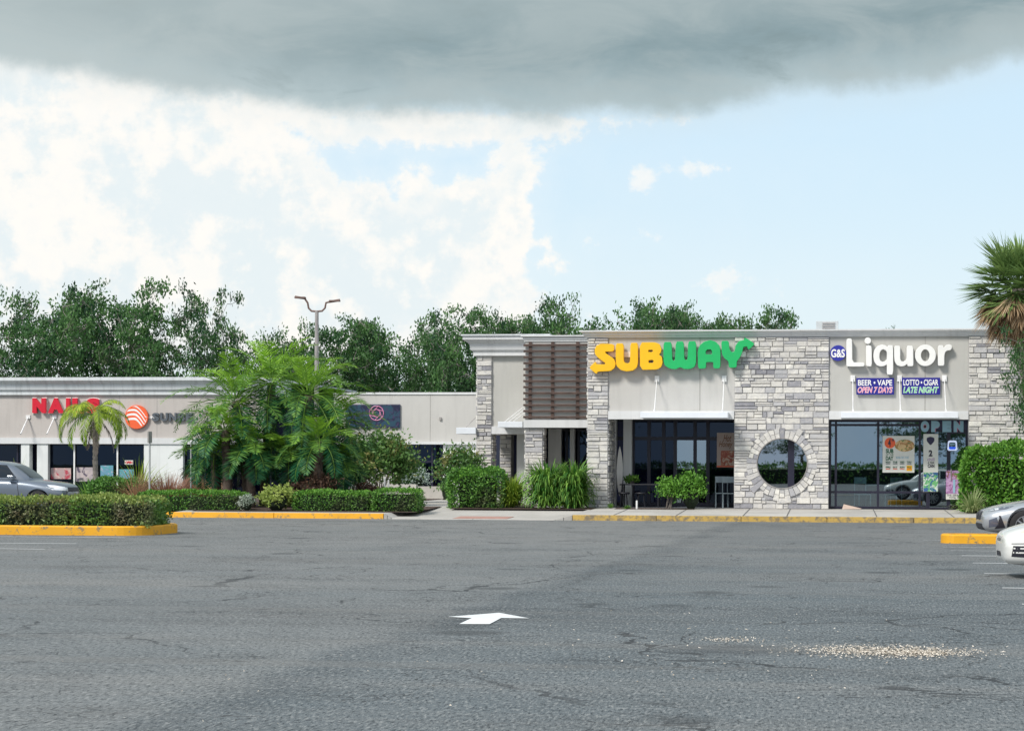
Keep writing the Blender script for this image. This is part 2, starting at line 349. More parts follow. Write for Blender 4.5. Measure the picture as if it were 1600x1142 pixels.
M['steel'] = simple('steel', (.36, .34, .33), .5, .3); M['galv'] = simple('galvanised', (.50, .51, .53), .45, .4)
M['rust_steel'] = simple('brown_steel', (.16, .10, .085), .6); M['ac'] = simple('ac_metal', (.52, .55, .56), .5, .2)
for k, c, e in (('s_yellow', (.90, .50, .008), .08), ('s_green', (.012, .44, .125), .08), ('s_red', (.62, .008, .03), .05), ('s_white', (.86, .86, .84), .05),
             ('s_blue', (.028, .035, .34), .0), ('s_banner', (.016, .016, .24), .0), ('s_orange', (.86, .13, .04), .0), ('s_grey', (.10, .115, .135), .0), ('s_pink', (.80, .20, .34), .0),
             ('s_lgreen', (.18, .66, .28), .0), ('s_navy', (.022, .022, .065), 0), ('s_teal', (.03, .12, .20), 0), ('s_rose', (.62, .25, .42), 0), ('s_dark', (.03, .03, .05), 0), ('s_paper', (.72, .73, .68), 0),
             ('s_purple', (.35, .20, .42), 0), ('s_brown', (.30, .13, .06), 0), ('s_dgreen', (.02, .12, .06), 0), ('s_lblue', (.30, .50, .62), 0), ('s_warm', (.58, .45, .38), 0)):
    M[k] = simple(k, c, .4, vary=.04, bump=0)
# ------------------------------------------------------------------ ground
YK, YF, ZB = 61.9, 67.75, .25          # kerb line, main facade, floor level at the facade
YP = 70.2                              # back of the shaded patio
xk = [X(p, YK) for p in (600, 612, 868, 895)]
g = MB(); g.add([(-900, -900, -.03), (900, -900, -.03), (900, 1500, -.03), (-900, 1500, -.03)], [(0, 1, 2, 3)])
tag(g.build('ground', M['grass']), kind='structure')
g = MB(); g.add([(-75, -48, 0), (60, -48, 0), (60, YK + .01, 0), (-75, YK + .01, 0)], [(0, 1, 2, 3)])
g.add([(-75, YK + .01, 0), (X(60, 66), YK + .01, 0), (X(250, 66), 92.4, 0), (-75, 92.4, 0)], [(0, 1, 2, 3)])
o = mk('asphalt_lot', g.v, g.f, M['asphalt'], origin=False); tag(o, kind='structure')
XL = X(270, YK) - .2                   # left end of the bed along the shops
def hk(x):
    if x < xk[0] or x > xk[3]: return .15
    if xk[1] <= x <= xk[2]: return .015
    t = (xk[1] - x) / (xk[1] - xk[0]) if x < xk[1] else (x - xk[2]) / (xk[3] - xk[2])
    return .015 + .135 * t
xs = sorted(set([XL + .16, 60.0] + xk + [XL + .16 + i for i in range(1, 75)]))
vs, fs = [], []
for x in xs: vs += [(x, YK + .15, hk(x)), (x, YF - .3, ZB), (x, 112, ZB), (x, YK + .15, -.02)]
for i in range(len(xs) - 1):
    for j in range(2): fs.append((i * 4 + j, i * 4 + 4 + j, i * 4 + 5 + j, i * 4 + 1 + j))
    fs.append((i * 4 + 3, i * 4 + 7, i * 4 + 4, i * 4))
fs.append((0, 1, 2, 3)); vs += []
o = mk('pavement', vs, fs, M['concrete'], origin=False); tag(o, kind='structure')
jb = MB()
for px in (975, 1075, 1180, 1248, 1385, 1500, 1590):
    p0, p1 = gr(px - 18, 805, .15), gr(px + 12, 796, .24)
    x = p0.x; jb.add([(x, YK + .2, .158), (x + .03, YK + .2, .158), (x + .03, YF - .35, .256), (x, YF - .35, .256)], [(0, 1, 2, 3)])
jb.add([(xk[3], YK + 2.9, .206), (60, YK + 2.9, .206), (60, YK + 2.93, .206), (xk[3], YK + 2.93, .206)], [(0, 1, 2, 3)])
o = mk('pavement_joints', jb.v, jb.f, M['joint'], origin=False); tag(o, kind='structure')
def kerb(name, x0, x1, mat, h0=None, h1=None):
    m_ = MB(); n = max(2, int((x1 - x0) / 2.4))
    for i in range(n):
        a0, a1 = x0 + (x1 - x0) * i / n, x0 + (x1 - x0) * (i + 1) / n - .012
        ha, hb = (hk(a0) + .006, hk(a1) + .006)
        y0, y1 = YK - .02 + random.uniform(-.008, .008), YK + .15
        m_.add([(a0, y0, -.02), (a1, y0, -.02), (a1, y1, -.02), (a0, y1, -.02), (a0, y0 + .02, ha), (a1, y0 + .02, hb), (a1, y1, hb), (a0, y1, ha)],
               [(3, 2, 1, 0), (4, 5, 6, 7), (0, 1, 5, 4), (1, 2, 6, 5), (2, 3, 7, 6), (3, 0, 4, 7)])
    o = m_.build(name, mat, bevel=.012); tag(o, kind='structure')
kerb('yellow_kerb', XL, xk[0], M['yellow']); kerb('kerb', xk[0], xk[1], M['concrete_dark']); kerb('flush_kerb', xk[1], xk[2], M['concrete'])
kerb('kerb', xk[2], xk[3], M['concrete_dark']); kerb('worn_yellow_kerb', xk[3], 60, M['yellow_old'])
m_ = MB(); xa, xb = X(705, YK), X(790, YK)
m_.add([(xa, YK + .2, .024), (xb, YK + .2, .024), (xb + .1, YK + 1.1, .07), (xa + .1, YK + 1.1, .07)], [(0, 1, 2, 3)])
tag(m_.build('warning_strip', M['red_mat']), kind='structure')
# beds of mulch
def bed(x0, x1, y0, y1, z0, z1):
    m_ = MB(); m_.add([(x0, y0, z0), (x1, y0, z0), (x1, y1, z1), (x0, y1, z1)], [(0, 1, 2, 3)])
    tag(m_.build('planting_bed', M['mulch']), kind='structure')
def zp(y): return .15 + .10 * (y - YK - .15) / (YF - .3 - YK - .15)
bed(XL + .5, X(655, 63.5), YK + .9, YF - .4, zp(YK + .9) + .012, ZB + .012)
bed(X(290, 75), X(640, 75), YF - .4, 82, ZB + .012, ZB + .016)
bed(X(705, 66), X(925, 66), 65.8, YF - .35, zp(65.8) + .012, ZB + .012)
bed(X(705, 66), X(818, 66), YF - .35, 73, ZB + .012, ZB + .016)
bed(X(960, 66.6), X(1085, 66.6), 66.5, 67.4, zp(66.5) + .01, zp(67.4) + .012)
bed(X(1508, 65.5), 60, 65.4, YF - .35, zp(65.4) + .012, ZB + .012)
# painted marks
def strip(name, a_, b_, wd, mat, z=.006):
    a_, b_ = Vector(a_), Vector(b_); d = (b_ - a_).normalized(); nrm = Vector((-d.y, d.x, 0)) * wd / 2
    m_ = MB(); m_.add([(a_ - nrm)[:2] + (z,), (b_ - nrm)[:2] + (z,), (b_ + nrm)[:2] + (z,), (a_ + nrm)[:2] + (z,)], [(0, 1, 2, 3)])
    tag(m_.build(name, mat), kind='structure')
for px, py, mt in ((1443, 843.8, 'white_thin'), (1473, 854.7, 'white_thin'), (1486, 860.3, 'white_thin'), (1503, 868.2, 'white_paint'), (1520, 879.6, 'white_paint'),
               (1538, 896.2, 'white_paint'), (1566, 918.6, 'white_paint'), (1597, 944, 'white_paint')):
    p = gr(px, py); strip('parking_line', p, (p.x + (5.2 if px > 1445 else .5), p.y, 0), .11, M[mt])
for px, py in ((196, 840), (120, 849.5), (70, 858)):
    p = gr(px, py); strip('parking_line', (p.x - 6.5, p.y, 0), p, .11, M['white_paint'])
A = [gr(px, py) for px, py in ((700, 964), (780, 957.8), (827, 966.5), (783, 966.0), (765, 975.5), (717, 975.5), (737, 966.2))]
m_ = MB(); m_.add([(p.x, p.y, .007) for p in A], [(0, 6, 3, 2, 1), (6, 5, 4, 3)])
tag(m_.build('painted_arrow', M['white_paint']), kind='structure')
# islands
def island(name, outline, h, mat, top):
    m_ = MB(); n = len(outline); c = sum((Vector(p) for p in outline), Vector((0, 0))) / n
    inn = []
    for i, p in enumerate(outline):
        a_, b_ = Vector(outline[i - 1]), Vector(outline[(i + 1) % n]); d = (b_ - a_).normalized(); inn.append(Vector(p) + Vector((-d.y, d.x)) * .16)
    ins = [Vector(p) + (q - Vector(p)).normalized() * .03 for p, q in zip(outline, inn)]
    vs = [(p[0], p[1], -.02) for p in outline] + [(p[0], p[1], h - .03) for p in outline] + [(p.x, p.y, h) for p in ins] + [(p.x, p.y, h) for p in inn] + [(p.x, p.y, h - .05) for p in inn]
    fs = [(k * n + i, k * n + (i + 1) % n, (k + 1) * n + (i + 1) % n, (k + 1) * n + i) for k in range(4) for i in range(n)]
    m_.add(vs, fs); r_ = m_.build(name, mat); tag(r_, kind='structure')
    t = MB(); t.add([(p.x, p.y, h - .045) for p in inn], [tuple(range(n))]); tag(t.build('island_bed', top), kind='structure')
p = gr(279, 831); ya = gr(100, 836).y; yb = ya + 3.0; xr = p.x + .12
out_ = [(-40, ya)] + [(xr - .8 + .8 * math.sin(t), ya + .8 - .8 * math.cos(t)) for t in [math.pi / 2 * i / 9 for i in range(10)]] + [(xr - .8 + .8 * math.cos(t), yb - .8 + .8 * math.sin(t)) for t in [math.pi / 2 * i / 7 for i in range(8)]] + [(-40, yb)]
island('kerb_island', out_, .21, M['yellow'], M['mulch'])
p = gr(1466, 845); y0 = gr(1500, 849).y
out_ = [(p.x + .25 - .25 * math.cos(t), y0 + .42 + .42 * -math.sin(t)) for t in [math.pi / 2 * i / 5 for i in range(6)]] + [(p.x + 1.25, y0 + .02), (p.x + 1.38, y0 + .2), (p.x + 1.38, y0 + .6), (p.x + 1.25, y0 + .78), (p.x + .3, y0 + .85), (p.x + .05, y0 + .7)]
island('kerb_island', out_, .19, M['yellow'], M['mulch'])
# pale wood chips spilled on the asphalt
def chips(name, cx, cy, rx, ry, n, mat, size):
    c = gr(cx, cy); a1, a2 = gr(cx - rx, cy), gr(cx, cy - ry); wx = (c.x - a1.x); wy = abs(a2.y - c.y)
    m_ = MB(); rr = random.Random(3 + n)
    for i in range(n):
        x, y = c.x + rr.gauss(0, .45) * wx, c.y + rr.gauss(0, .42) * wy
        t = rr.uniform(0, 6.28); l, k = rr.uniform(.4, 1.3) * size, rr.uniform(.25, .6) * size; z = .004 + rr.random() * .012
        d = (math.cos(t) * l / 2, math.sin(t) * l / 2); e = (-math.sin(t) * k / 2, math.cos(t) * k / 2)
        m_.add([(x - d[0] - e[0], y - d[1] - e[1], z), (x + d[0] - e[0], y + d[1] - e[1], z + rr.uniform(0, .01)), (x + d[0] + e[0], y + d[1] + e[1], z + rr.uniform(0, .01)), (x - d[0] + e[0], y - d[1] + e[1], z)], [(0, 1, 2, 3)], rr.random())
    return tag(m_.build(name, mat), kind='stuff')
M['chip'] = foliage('wood_chip', (.32, .27, .21), (.85, .78, .68), None, trans=0, rough=.9)
chips('wood_chips', 1385, 1019, 150, 11, 2600, M['chip'], .02)
chips('wood_chips', 1145, 1001, 60, 5, 250, M['chip'], .016); chips('wood_chips', 1440, 1021, 60, 5, 900, M['chip'], .018); chips('leaf_litter', 1150, 1010, 420, 60, 200, M['chip'], .022); chips('leaf_litter', 600, 1060, 560, 90, 50, M['chip'], .016)
# ------------------------------------------------------------------ stone veneer
def stone_panel(parent, x0, x1, z0, z1, y, name='stone_wall', hole=None, ret=None, seed=1, y_ret=None):
    """ledge stones laid in uneven courses on a wall at y; ret = depth of a return on the right side"""
    rr = random.Random(seed); m_ = MB()
    def face(u0, u1, w0, w1, emit, hole=None):
        z = w0
        while z < w1 - .01:
            h = rr.choice((.085, .11, .13, .16, .19)); h = min(h, w1 - z)
            if w1 - z - h < .07: h = w1 - z
            segs = [(u0, u1)]
            if hole:
                cx, cz, rm = hole; dzn = 0 if z <= cz <= z + h else min(abs(z - cz), abs(z + h - cz))
                if dzn < rm:
                    k = math.sqrt(rm * rm - dzn * dzn); segs = [(u0, cx - k), (cx + k, u1)]
            for s0, s1 in segs:
                u = s0
                while u < s1 - .01:
                    l = rr.uniform(.12, .42) if rr.random() < .8 else rr.uniform(.4, .75)
                    if s1 - u - l < .15: l = s1 - u
                    if h > .12 and rr.random() < .3:
                        k = h * rr.uniform(.4, .6)
                        emit(u, u + l, z, z + k, rr); emit(u, u + l, z + k, z + h, rr)
                    else: emit(u, u + l, z, z + h, rr)
                    u += l
            z += h
    def st(vs, rr):
        v = rr.choice((rr.uniform(0, .35), rr.uniform(.25, .7), rr.uniform(.4, 1), rr.uniform(.45, 1), rr.uniform(.5, 1)))
        m_.add(vs, [(0, 1, 2, 3), (4, 0, 3, 7), (1, 5, 6, 2), (3, 2, 6, 7), (4, 5, 1, 0)], v)
    def em_front(a0, a1, b0, b1, rr):
        g_ = .006; d = rr.uniform(.012, .055); j = lambda: rr.uniform(-.006, .006); i_ = .012
        st([(a0 + g_ + i_, y - d + j(), b0 + g_ + i_), (a1 - g_ - i_, y - d + j(), b0 + g_ + i_), (a1 - g_ - i_ + j(), y - d + j(), b1 - g_ - i_), (a0 + g_ + i_ + j(), y - d + j(), b1 - g_ - i_),
            (a0 + g_, y + .005, b0 + g_), (a1 - g_, y + .005, b0 + g_), (a1 - g_, y + .005, b1 - g_), (a0 + g_, y + .005, b1 - g_)], rr)
    face(x0, x1, z0, z1, em_front, hole)
    if ret:
        xr = x1
        def em_r(a0, a1, b0, b1, rr):
            g_ = .006; d = rr.uniform(.012, .045); i_ = .012
            st([(xr + d, a0 + g_ + i_, b0 + g_ + i_), (xr + d, a1 - g_ - i_, b0 + g_ + i_), (xr + d, a1 - g_ - i_, b1 - g_ - i_), (xr + d, a0 + g_ + i_, b1 - g_ - i_),
                (xr - .005, a0 + g_, b0 + g_), (xr - .005, a1 - g_, b0 + g_), (xr - .005, a1 - g_, b1 - g_), (xr - .005, a0 + g_, b1 - g_)], rr)
        face(y, y + ret[0], ret[1], ret[2], em_r)
        xl = x0
        def em_l(a0, a1, b0, b1, rr):
            g_ = .006; d = rr.uniform(.012, .045); i_ = .012
            st([(xl - d, a1 - g_ - i_, b0 + g_ + i_), (xl - d, a0 + g_ + i_, b0 + g_ + i_), (xl - d, a0 + g_ + i_, b1 - g_ - i_), (xl - d, a1 - g_ - i_, b1 - g_ - i_),
                (xl + .005, a1 - g_, b0 + g_), (xl + .005, a0 + g_, b0 + g_), (xl + .005, a0 + g_, b1 - g_), (xl + .005, a1 - g_, b1 - g_)], rr)
        face(y, y + min(ret[0], .9), z0, z1, em_l)
    if hole:
        cx, cz, rm = hole; ri = rm - .235; n = 38
        for i in range(n):
            t0, t1 = 2 * math.pi * i / n, 2 * math.pi * (i + 1) / n - .008
            ro = rm + rr.uniform(-.01, .08) + (rr.uniform(.08, .22) if rr.random() < .25 else 0); d = rr.uniform(.04, .06)
            cut = rr.random() < .55
            for r0, r1 in (((ri, (ri + ro) / 2 - .01), ((ri + ro) / 2, ro)) if cut else ((ri, ro),)):
                q = lambda r_, t, yy: (cx + r_ * math.cos(t), yy, cz + r_ * math.sin(t))
                a_ = .006 / r0
                v = [q(r0, t0 + a_, y - d), q(r0, t1, y - d), q(r1, t1, y - d), q(r1, t0 + a_, y - d), q(r0, t0 + a_, y + .01), q(r0, t1, y + .01), q(r1, t1, y + .01), q(r1, t0 + a_, y + .01)]
                vv = rr.choice((rr.uniform(0, .4), rr.uniform(.4, 1), rr.uniform(.5, 1)))
                m_.add(v, [(0, 3, 2, 1), (0, 1, 5, 4), (1, 2, 6, 5), (2, 3, 7, 6), (3, 0, 4, 7)], vv)
    o = m_.build(name, M['stone'], parent); return o
def ring_plate(x0, x1, z0, z1, y0, y1, cx, cz, r_, n=48):
    """a slab with a round hole"""
    m_ = MB(); corners = [(x1, z1), (x0, z1), (x0, z0), (x1, z0)]
    def edgept(t):
        c, s_ = math.cos(t), math.sin(t); k = 1e9
        if c > 1e-9: k = min(k, (x1 - cx) / c)
        if c < -1e-9: k = min(k, (x0 - cx) / c)
        if s_ > 1e-9: k = min(k, (z1 - cz) / s_)
        if s_ < -1e-9: k = min(k, (z0 - cz) / s_)
        return (cx + c * k, cz + s_ * k)
    angs = sorted(set([2 * math.pi * i / n for i in range(n)] + [math.atan2(b_ - cz, a_ - cx) % (2 * math.pi) for a_, b_ in corners])); k = len(angs)
    vs = []
    for yy in (y0, y1):
        for t in angs: vs.append((cx + r_ * math.cos(t), yy, cz + r_ * math.sin(t)))
        for t in angs: e = edgept(t); vs.append((e[0], yy, e[1]))
    fs = []
    for i in range(k):
        j = (i + 1) % k
        fs += [(i, k + i, k + j, j), (2 * k + j, 3 * k + j, 3 * k + i, 2 * k + i), (i, j, 2 * k + j, 2 * k + i), (k + j, k + i, 3 * k + i, 3 * k + j)]
    return m_.add(vs, fs)
CORN = [(0, 0), (-.06, 0), (-.06, .05), (-.10, .08), (-.12, .16), (-.20, .21), (-.22, .22), (-.22, .27), (0, .27)]
def cornice(parent, x0, x1, y, z0, z1, proj, mat, name='cornice', left=0.0, right=0.0, yback=None):
    s_ = (z1 - z0) / .27; k = proj / .22; m_ = MB(); yb_ = y + .35
    prof = [(-a_ * k, z0 + b_ * s_) for a_, b_ in CORN[1:-1]]
    vs = []; n = len(prof)
    for p_, z in prof: vs.append((x0 - (p_ if left else 0), y - p_, z))
    for p_, z in prof: vs.append((x1 + (p_ if right else 0), y - p_, z))
    fs = [(i, n + i, n + i + 1, i + 1) for i in range(n - 1)]
    yb2 = yback or yb_
    for p_, z in prof: vs.append((x0 - (p_ if left else 0), yb2, z))
    for p_, z in prof: vs.append((x1 + (p_ if right else 0), yb2, z))
    fs += [(2 * n + i, i, i + 1, 2 * n + i + 1) for i in range(n - 1)] + [(n + i, 3 * n + i, 3 * n + i + 1, n + i + 1) for i in range(n - 1)]
    fs += [(n - 1, 2 * n - 1, 4 * n - 1, 3 * n - 1), (0, 2 * n, 3 * n, n)]
    m_.add(vs, fs); return m_.build(name, mat, parent)
# ------------------------------------------------------------------ main shop building
xA0, xA1 = X(918, YF), X(950, YF); xB0, xB1 = X(1147, YF), X(1295, YF); xC0, xC1 = X(1513, YF), X(1690, YF)
zT, zC = Z(1100, 516, YF), Z(1100, 526, YF); zcb, zct = Z(1100, 655, YF), Z(1100, 642, YF)
shop = root('shop_building', 'long stone and beige stucco shop block with round window and white cornice', 'building', ((xA0 + xC1) / 2, YF, ZB))
def loc(o, r_=None):                   # keep world coordinates for children of an empty
    o.matrix_parent_inverse = Matrix.Identity(4); r_ = o.parent; o.location = tuple(-Vector(r_.location)); return o
_mk = mk
def mk(name, V, Fc, mat, parent=None, smooth=False, var=None, origin=True):
    o = _mk(name, V, Fc, mat, parent, smooth, var, origin)
    if parent is not None and parent.type == 'EMPTY' and not parent.get('local'):
        me = o.data; me.transform(Matrix.Translation(-Vector(parent.location)))
    elif parent is not None and parent.type != 'EMPTY' and not parent.get('local'):
        off = Vector(parent.location) if parent.parent is None else (Vector(parent.parent.location) if not parent.parent.get('local') else Vector((0, 0, 0)))
        if parent.parent is None or not parent.parent.get('local'): o.data.transform(Matrix.Translation(-off))
    return o
m_ = MB(); m_.box(xA0 + .02, xC1, YP + .25 + 3.4, 84, -.02, zC - .02); m_.box(xA0 + .3, xC1, YP - .35 + .6, YP + 3.66, zcb + .35, zC - .02)
m_.build('wall', M['stucco'], shop)
m_ = MB(); m_.box(xA1 + .002, xB0 - .002, YF + .03, YF + .33, zct, zC - .02); m_.box(xA1 + .002, xB0 - .002, YF + .33, YP + .3, zcb + .1, zcb + .3)
m_.build('fascia_wall', M['stucco_light'], shop)
m_ = MB(); m_.box(xB1 + .002, xC0 - .002, YF + .03, YF + .33, zct, zC - .02); m_.build('fascia_wall', M['stucco'], shop)
for px, xa_, xb_ in ((1093, 0, 0), (1445, 0, 0)):
    m_ = MB(); x = X(px, YF); m_.box(x - .012, x + .012, YF + .024, YF + .04, zct + .002, zC - .03); m_.build('control_joint', M['concrete_dark'], shop)
cornice(shop, xA0 - .02, xC1, YF + .02, zC - .02, zT, .24, M['trim'], left=1, yback=84)
m_ = MB(); m_.box(xA0 - .2, xC1, YF + .3, 84, zT - .06, zT - .02); m_.build('roof', M['concrete_dark'], shop)
# stone piers
bk = MB(); bk.box(xA0, xA1, YF, YP + .3, ZB - .1, zC - .03); bk.build('pier', M['mortar'], shop)
stone_panel(shop, xA0, xA1, ZB, zC - .03, YF - .002, ret=(2.4, ZB, zcb), seed=4)
wx, wz, wr = X(1222, YF, 724), Z(1222, 724, YF), .775
ring_plate(xB0, xB1, ZB - .1, zC - .03, YF, YF + .35, wx, wz, wr + .01).build('pier', M['mortar'], shop)
stone_panel(shop, xB0, xB1, ZB, zC - .03, YF - .002, hole=(wx, wz, wr + .25), seed=9)
m_ = MB(); n = 64                                                                  # round window: reveal ring
vs = [];
for r_, yy in ((wr + .012, YF - .075), (wr - .012, YF - .075), (wr - .012, YF + .40), (wr + .012, YF + .40)):
    vs += [(wx + r_ * math.cos(2 * math.pi * i / n), yy, wz + r_ * math.sin(2 * math.pi * i / n)) for i in range(n)]
m_.add(vs, [(k * n + i, k * n + (i + 1) % n, ((k + 1) % 4) * n + (i + 1) % n, ((k + 1) % 4) * n + i) for k in range(4) for i in range(n)])
rw = m_.build('round_window', M['steel'], shop)
m_ = MB(); m_.add([(wx + wr * math.cos(2 * math.pi * i / n), YF + .3, wz + wr * math.sin(2 * math.pi * i / n)) for i in range(n)], [tuple(range(n))])
m_.build('pane', M['glass_circle'], rw)
m_ = MB(); m_.box(X(1231, YF + .3), X(1241, YF + .3), YF + .21, YF + .285, wz - .745, wz + .745); m_.build('mullion', M['dark_frame'], rw)
m_ = MB(); m_.box(xC0, xC1, YF, YF + .35, ZB - .1, zC - .03); m_.build('pier', M['mortar'], shop)
stone_panel(shop, xC0, xC1, ZB, zC - .03, YF - .002, seed=15)
# canopies
def canopy(parent, x0, x1, zb_, zt_, y, sx0, sx1, proj, rods, name='canopy'):
    c = MB().box(x0 + .003, x1 - .003, y - .06, y + .3, zb_, zt_ - .002).build(name, M['trim'], parent)
    s_ = MB(); s_.box(sx0, sx1, y - proj, y - .065, zb_ + .02, zt_ - .06)
    s_.build('awning_slab', M['canopy'], c, bevel=.01)
    for x, zt2 in rods:
        r_ = MB(); r_.tube([(x, y - .04, zt2), (x, y - proj + .12, zt_ - .05)], .014, 6); r_.box(x - .07, x + .07, y - .03, y + .03, zt2 - .09, zt2 + .1)
        r_.box(x - .03, x + .03, y - proj + .06, y - proj + .18, zt_ - .07, zt_ + .03)
        r_.build('tie_rod', M['white_metal'], c)
zr = Z(1100, 592, YF)
canopy(shop, xA1, xB0, zcb, zct, YF, X(1000, YF - 1.1), X(1137, YF - 1.1), 1.1, [(X(1026, YF), zr), (X(1131, YF), zr)])
canopy(shop, xB1, xC0, zcb, zct, YF, X(1314, YF - 1.1), X(1497, YF - 1.1), 1.1, [(X(1332, YF), zr), (X(1405, YF), zr), (X(1475, YF), zr)])
# patio storefront (sandwich shop)
def storefront(parent, y, x0, x1, z0, z1, muls, rails, gm, fw=.045, name='shop_window', skip=(), split=None):
    fr = MB(); xs_ = [x0] + muls + [x1]
    for x in xs_: fr.box(x - fw / 2, x + fw / 2, y - .05, y + .05, z0, z1)
    for z in [z0 + fw / 2, z1 - fw / 2] + rails:
        for i in range(len(xs_) - 1): fr.box(xs_[i] + fw / 2, xs_[i + 1] - fw / 2, y - .046, y + .046, z - fw / 2, z + fw / 2)
    o = fr.build(name, M['dark_frame'], parent)
    for i in range(len(xs_) - 1):
        if split:
            MB().add([(xs_[i], y + .01, split), (xs_[i + 1], y + .01, split), (xs_[i + 1], y + .01, z1), (xs_[i], y + .01, z1)], [(0, 1, 2, 3)]).build('pane', M['glass_dark'], o)
        zt9 = split or z1
        MB().add([(xs_[i], y + .01, z0), (xs_[i + 1], y + .01, z0), (xs_[i + 1], y + .01, zt9), (xs_[i], y + .01, zt9)], [(0, 1, 2, 3)]).build('pane', gm[i % len(gm)], o)
    return o
Yp = YP + .1
pX = [X(p, Yp) for p in (986, 1014, 1033, 1056, 1082, 1090, 1104, 1118)]
storefront(shop, Yp, X(960, Yp), xB0 + .6, ZB + .02, zcb + .1, [X(p, Yp) for p in (989, 1014, 1037, 1055, 1086, 1106)], [Z(1080, 685, Yp)], [M['glass_dark']] * 4 + [M['glass'], M['glass'], M['glass_dark']], .11, split=Z(1080, 685, Yp))
m_ = MB(); m_.box(X(955, Yp - .6), X(962, Yp - .6), Yp - .6, Yp - .1, ZB, zcb + .1); m_.box(X(974, Yp - .4), X(987, Yp - .4), Yp - .45, Yp - .08, ZB, zcb + .1)
m_.build('white_column', M['white_wall'], shop)
m_ = MB(); m_.box(xB0 + .02, xB0 + .3, YF + .36, YP + 3.6, ZB, zcb + .1); m_.build('side_wall', M['dark_frame'], shop)
m_ = MB(); m_.box(xA1 + .05, xC1 - .1, YP + 3.3, YP + 3.6, ZB, zcb + .3); m_.box(xA1 + .4, xC1 - .1, YP - .3, YP + 3.3, zcb + .32, zcb + .38); m_.build('interior', M['interior'], shop)
m_ = MB(); m_.box(xA1 + .05, xC1 - .1, YF + .34, YP + 3.3, ZB - .05, ZB + .004); m_.build('floor', M['floor_in'], shop)
# liquor storefront
YL = YF + .35
lx = [X(p, YL) for p in (1306, 1372, 1437, 1449)]
storefront(shop, YL, X(1297, YL), X(1449, YL), ZB + .02, zcb - .005, lx[:3], [Z(1400, 769, YL), Z(1400, 664, YL)], [M['glass']], .07)
storefront(shop, YL + .002, X(1449, YL) + .05, X(1482, YL), ZB + .02, zcb - .32, [], [], [M['glass']], .05)
d_ = storefront(shop, YL, X(1477, YL) + .1, xC0 - .01, ZB + .02, zcb - .32, [], [Z(1400, 791, YL)], [M['glass']], .11, name='glass_door')
MB().box(X(1449, YL) + .04, xC0 - .002, YL - .04, YL + .04, zcb - .31, zcb - .005).build('transom_panel', M['s_navy'], shop)
MB().tube([(X(1486, YL), YL - .1, ZB + .9), (X(1486, YL), YL - .1, ZB + 1.25)], .018, 8).build('handle', M['steel'], d_)
# ------------------------------------------------------------------ slatted bay and tower (left end of the same block)
YS, YT = 71.0, 74.3
bay = root('tower_building', 'stepped stucco and stone corner tower with brown slat screen and deep white cornice', 'building', (X(820, YS), YS, ZB))
s0, s1 = X(820, YS), X(919, YS); zs_t = Z(870, 524, YS)
m_ = MB(); m_.box(s0, xA0 - .01, YS + .02, 84, Z(870, 668, YS) + .06, zs_t - .16); m_.box(s0 + .6, xA0 - .01, YS + 4.2, 84, ZB, Z(870, 668, YS)); m_.build('wall', M['stucco_light'], bay)
cornice(bay, s0, xA0 - .03, YS + .02, zs_t - .20, zs_t, .14, M['trim'], left=1, yback=84)
m_ = MB(); m_.box(s0 - .03, xA0 - .012, YS - .12, YS + .35, Z(870, 668, YS), Z(870, 656, YS)); m_.build('beam', M['trim'], bay)
bx1 = X(848, YS)
m_ = MB(); m_.box(s0 + .01, bx1, YS, YS + .75, ZB - .1, Z(870, 668, YS) - .003); m_.build('pier', M['mortar'], bay)
stone_panel(bay, s0 + .01, bx1, ZB, Z(870, 668, YS) - .004, YS - .002, ret=(.75, ZB, Z(870, 668, YS) - .004), seed=21)
# slat screen
sc = MB(); zt_, zb2 = Z(870, 537, YS), Z(870, 654, YS); n = 13
for i in range(n):
    z = zt_ + (zb2 - zt_) * (i + .25) / (n - .5); sc.box(s0 - .05, s1 + .0, YS - .085, YS - .04, z - .038, z + .038, random.random())
so_ = sc.build('slat_screen', M['wood_slat'], bay, bevel=.006)
for px in (828, 863, 902):
    x = X(px, YS); MB().box(x - .05, x + .05, YS - .038, YS + .015, zb2 - .02, zt_ + .06).build('batten', M['wood_slat'], so_)
# windows behind the bay opening
storefront(bay, YS + 3.0, X(850, YS + 3), X(918, YS + 3) + .4, ZB + .02, Z(870, 668, YS), [X(p, YS + 3) for p in (870, 886, 904)], [], [M['glass_dark']], .08)
m_ = MB(); m_.box(X(857, YS + 2.6), X(877, YS + 2.6), YS + 2.5, YS + 2.8, ZB, Z(870, 668, YS)); m_.box(X(891, YS + 2.6), X(898, YS + 2.6), YS + 2.5, YS + 2.8, ZB, Z(870, 668, YS)); m_.build('white_column', M['white_wall'], bay)
m_ = MB(); m_.box(s0 + .8, xA0, YS + 3.9, YS + 4.15, ZB, Z(870, 668, YS)); m_.build('interior', M['interior'], bay)
m_ = MB(); m_.box(s0 + .03, s0 + .33, YS + .76, YS + 5, ZB, Z(870, 668, YS)); m_.build('side_wall', M['stucco_light'], bay)
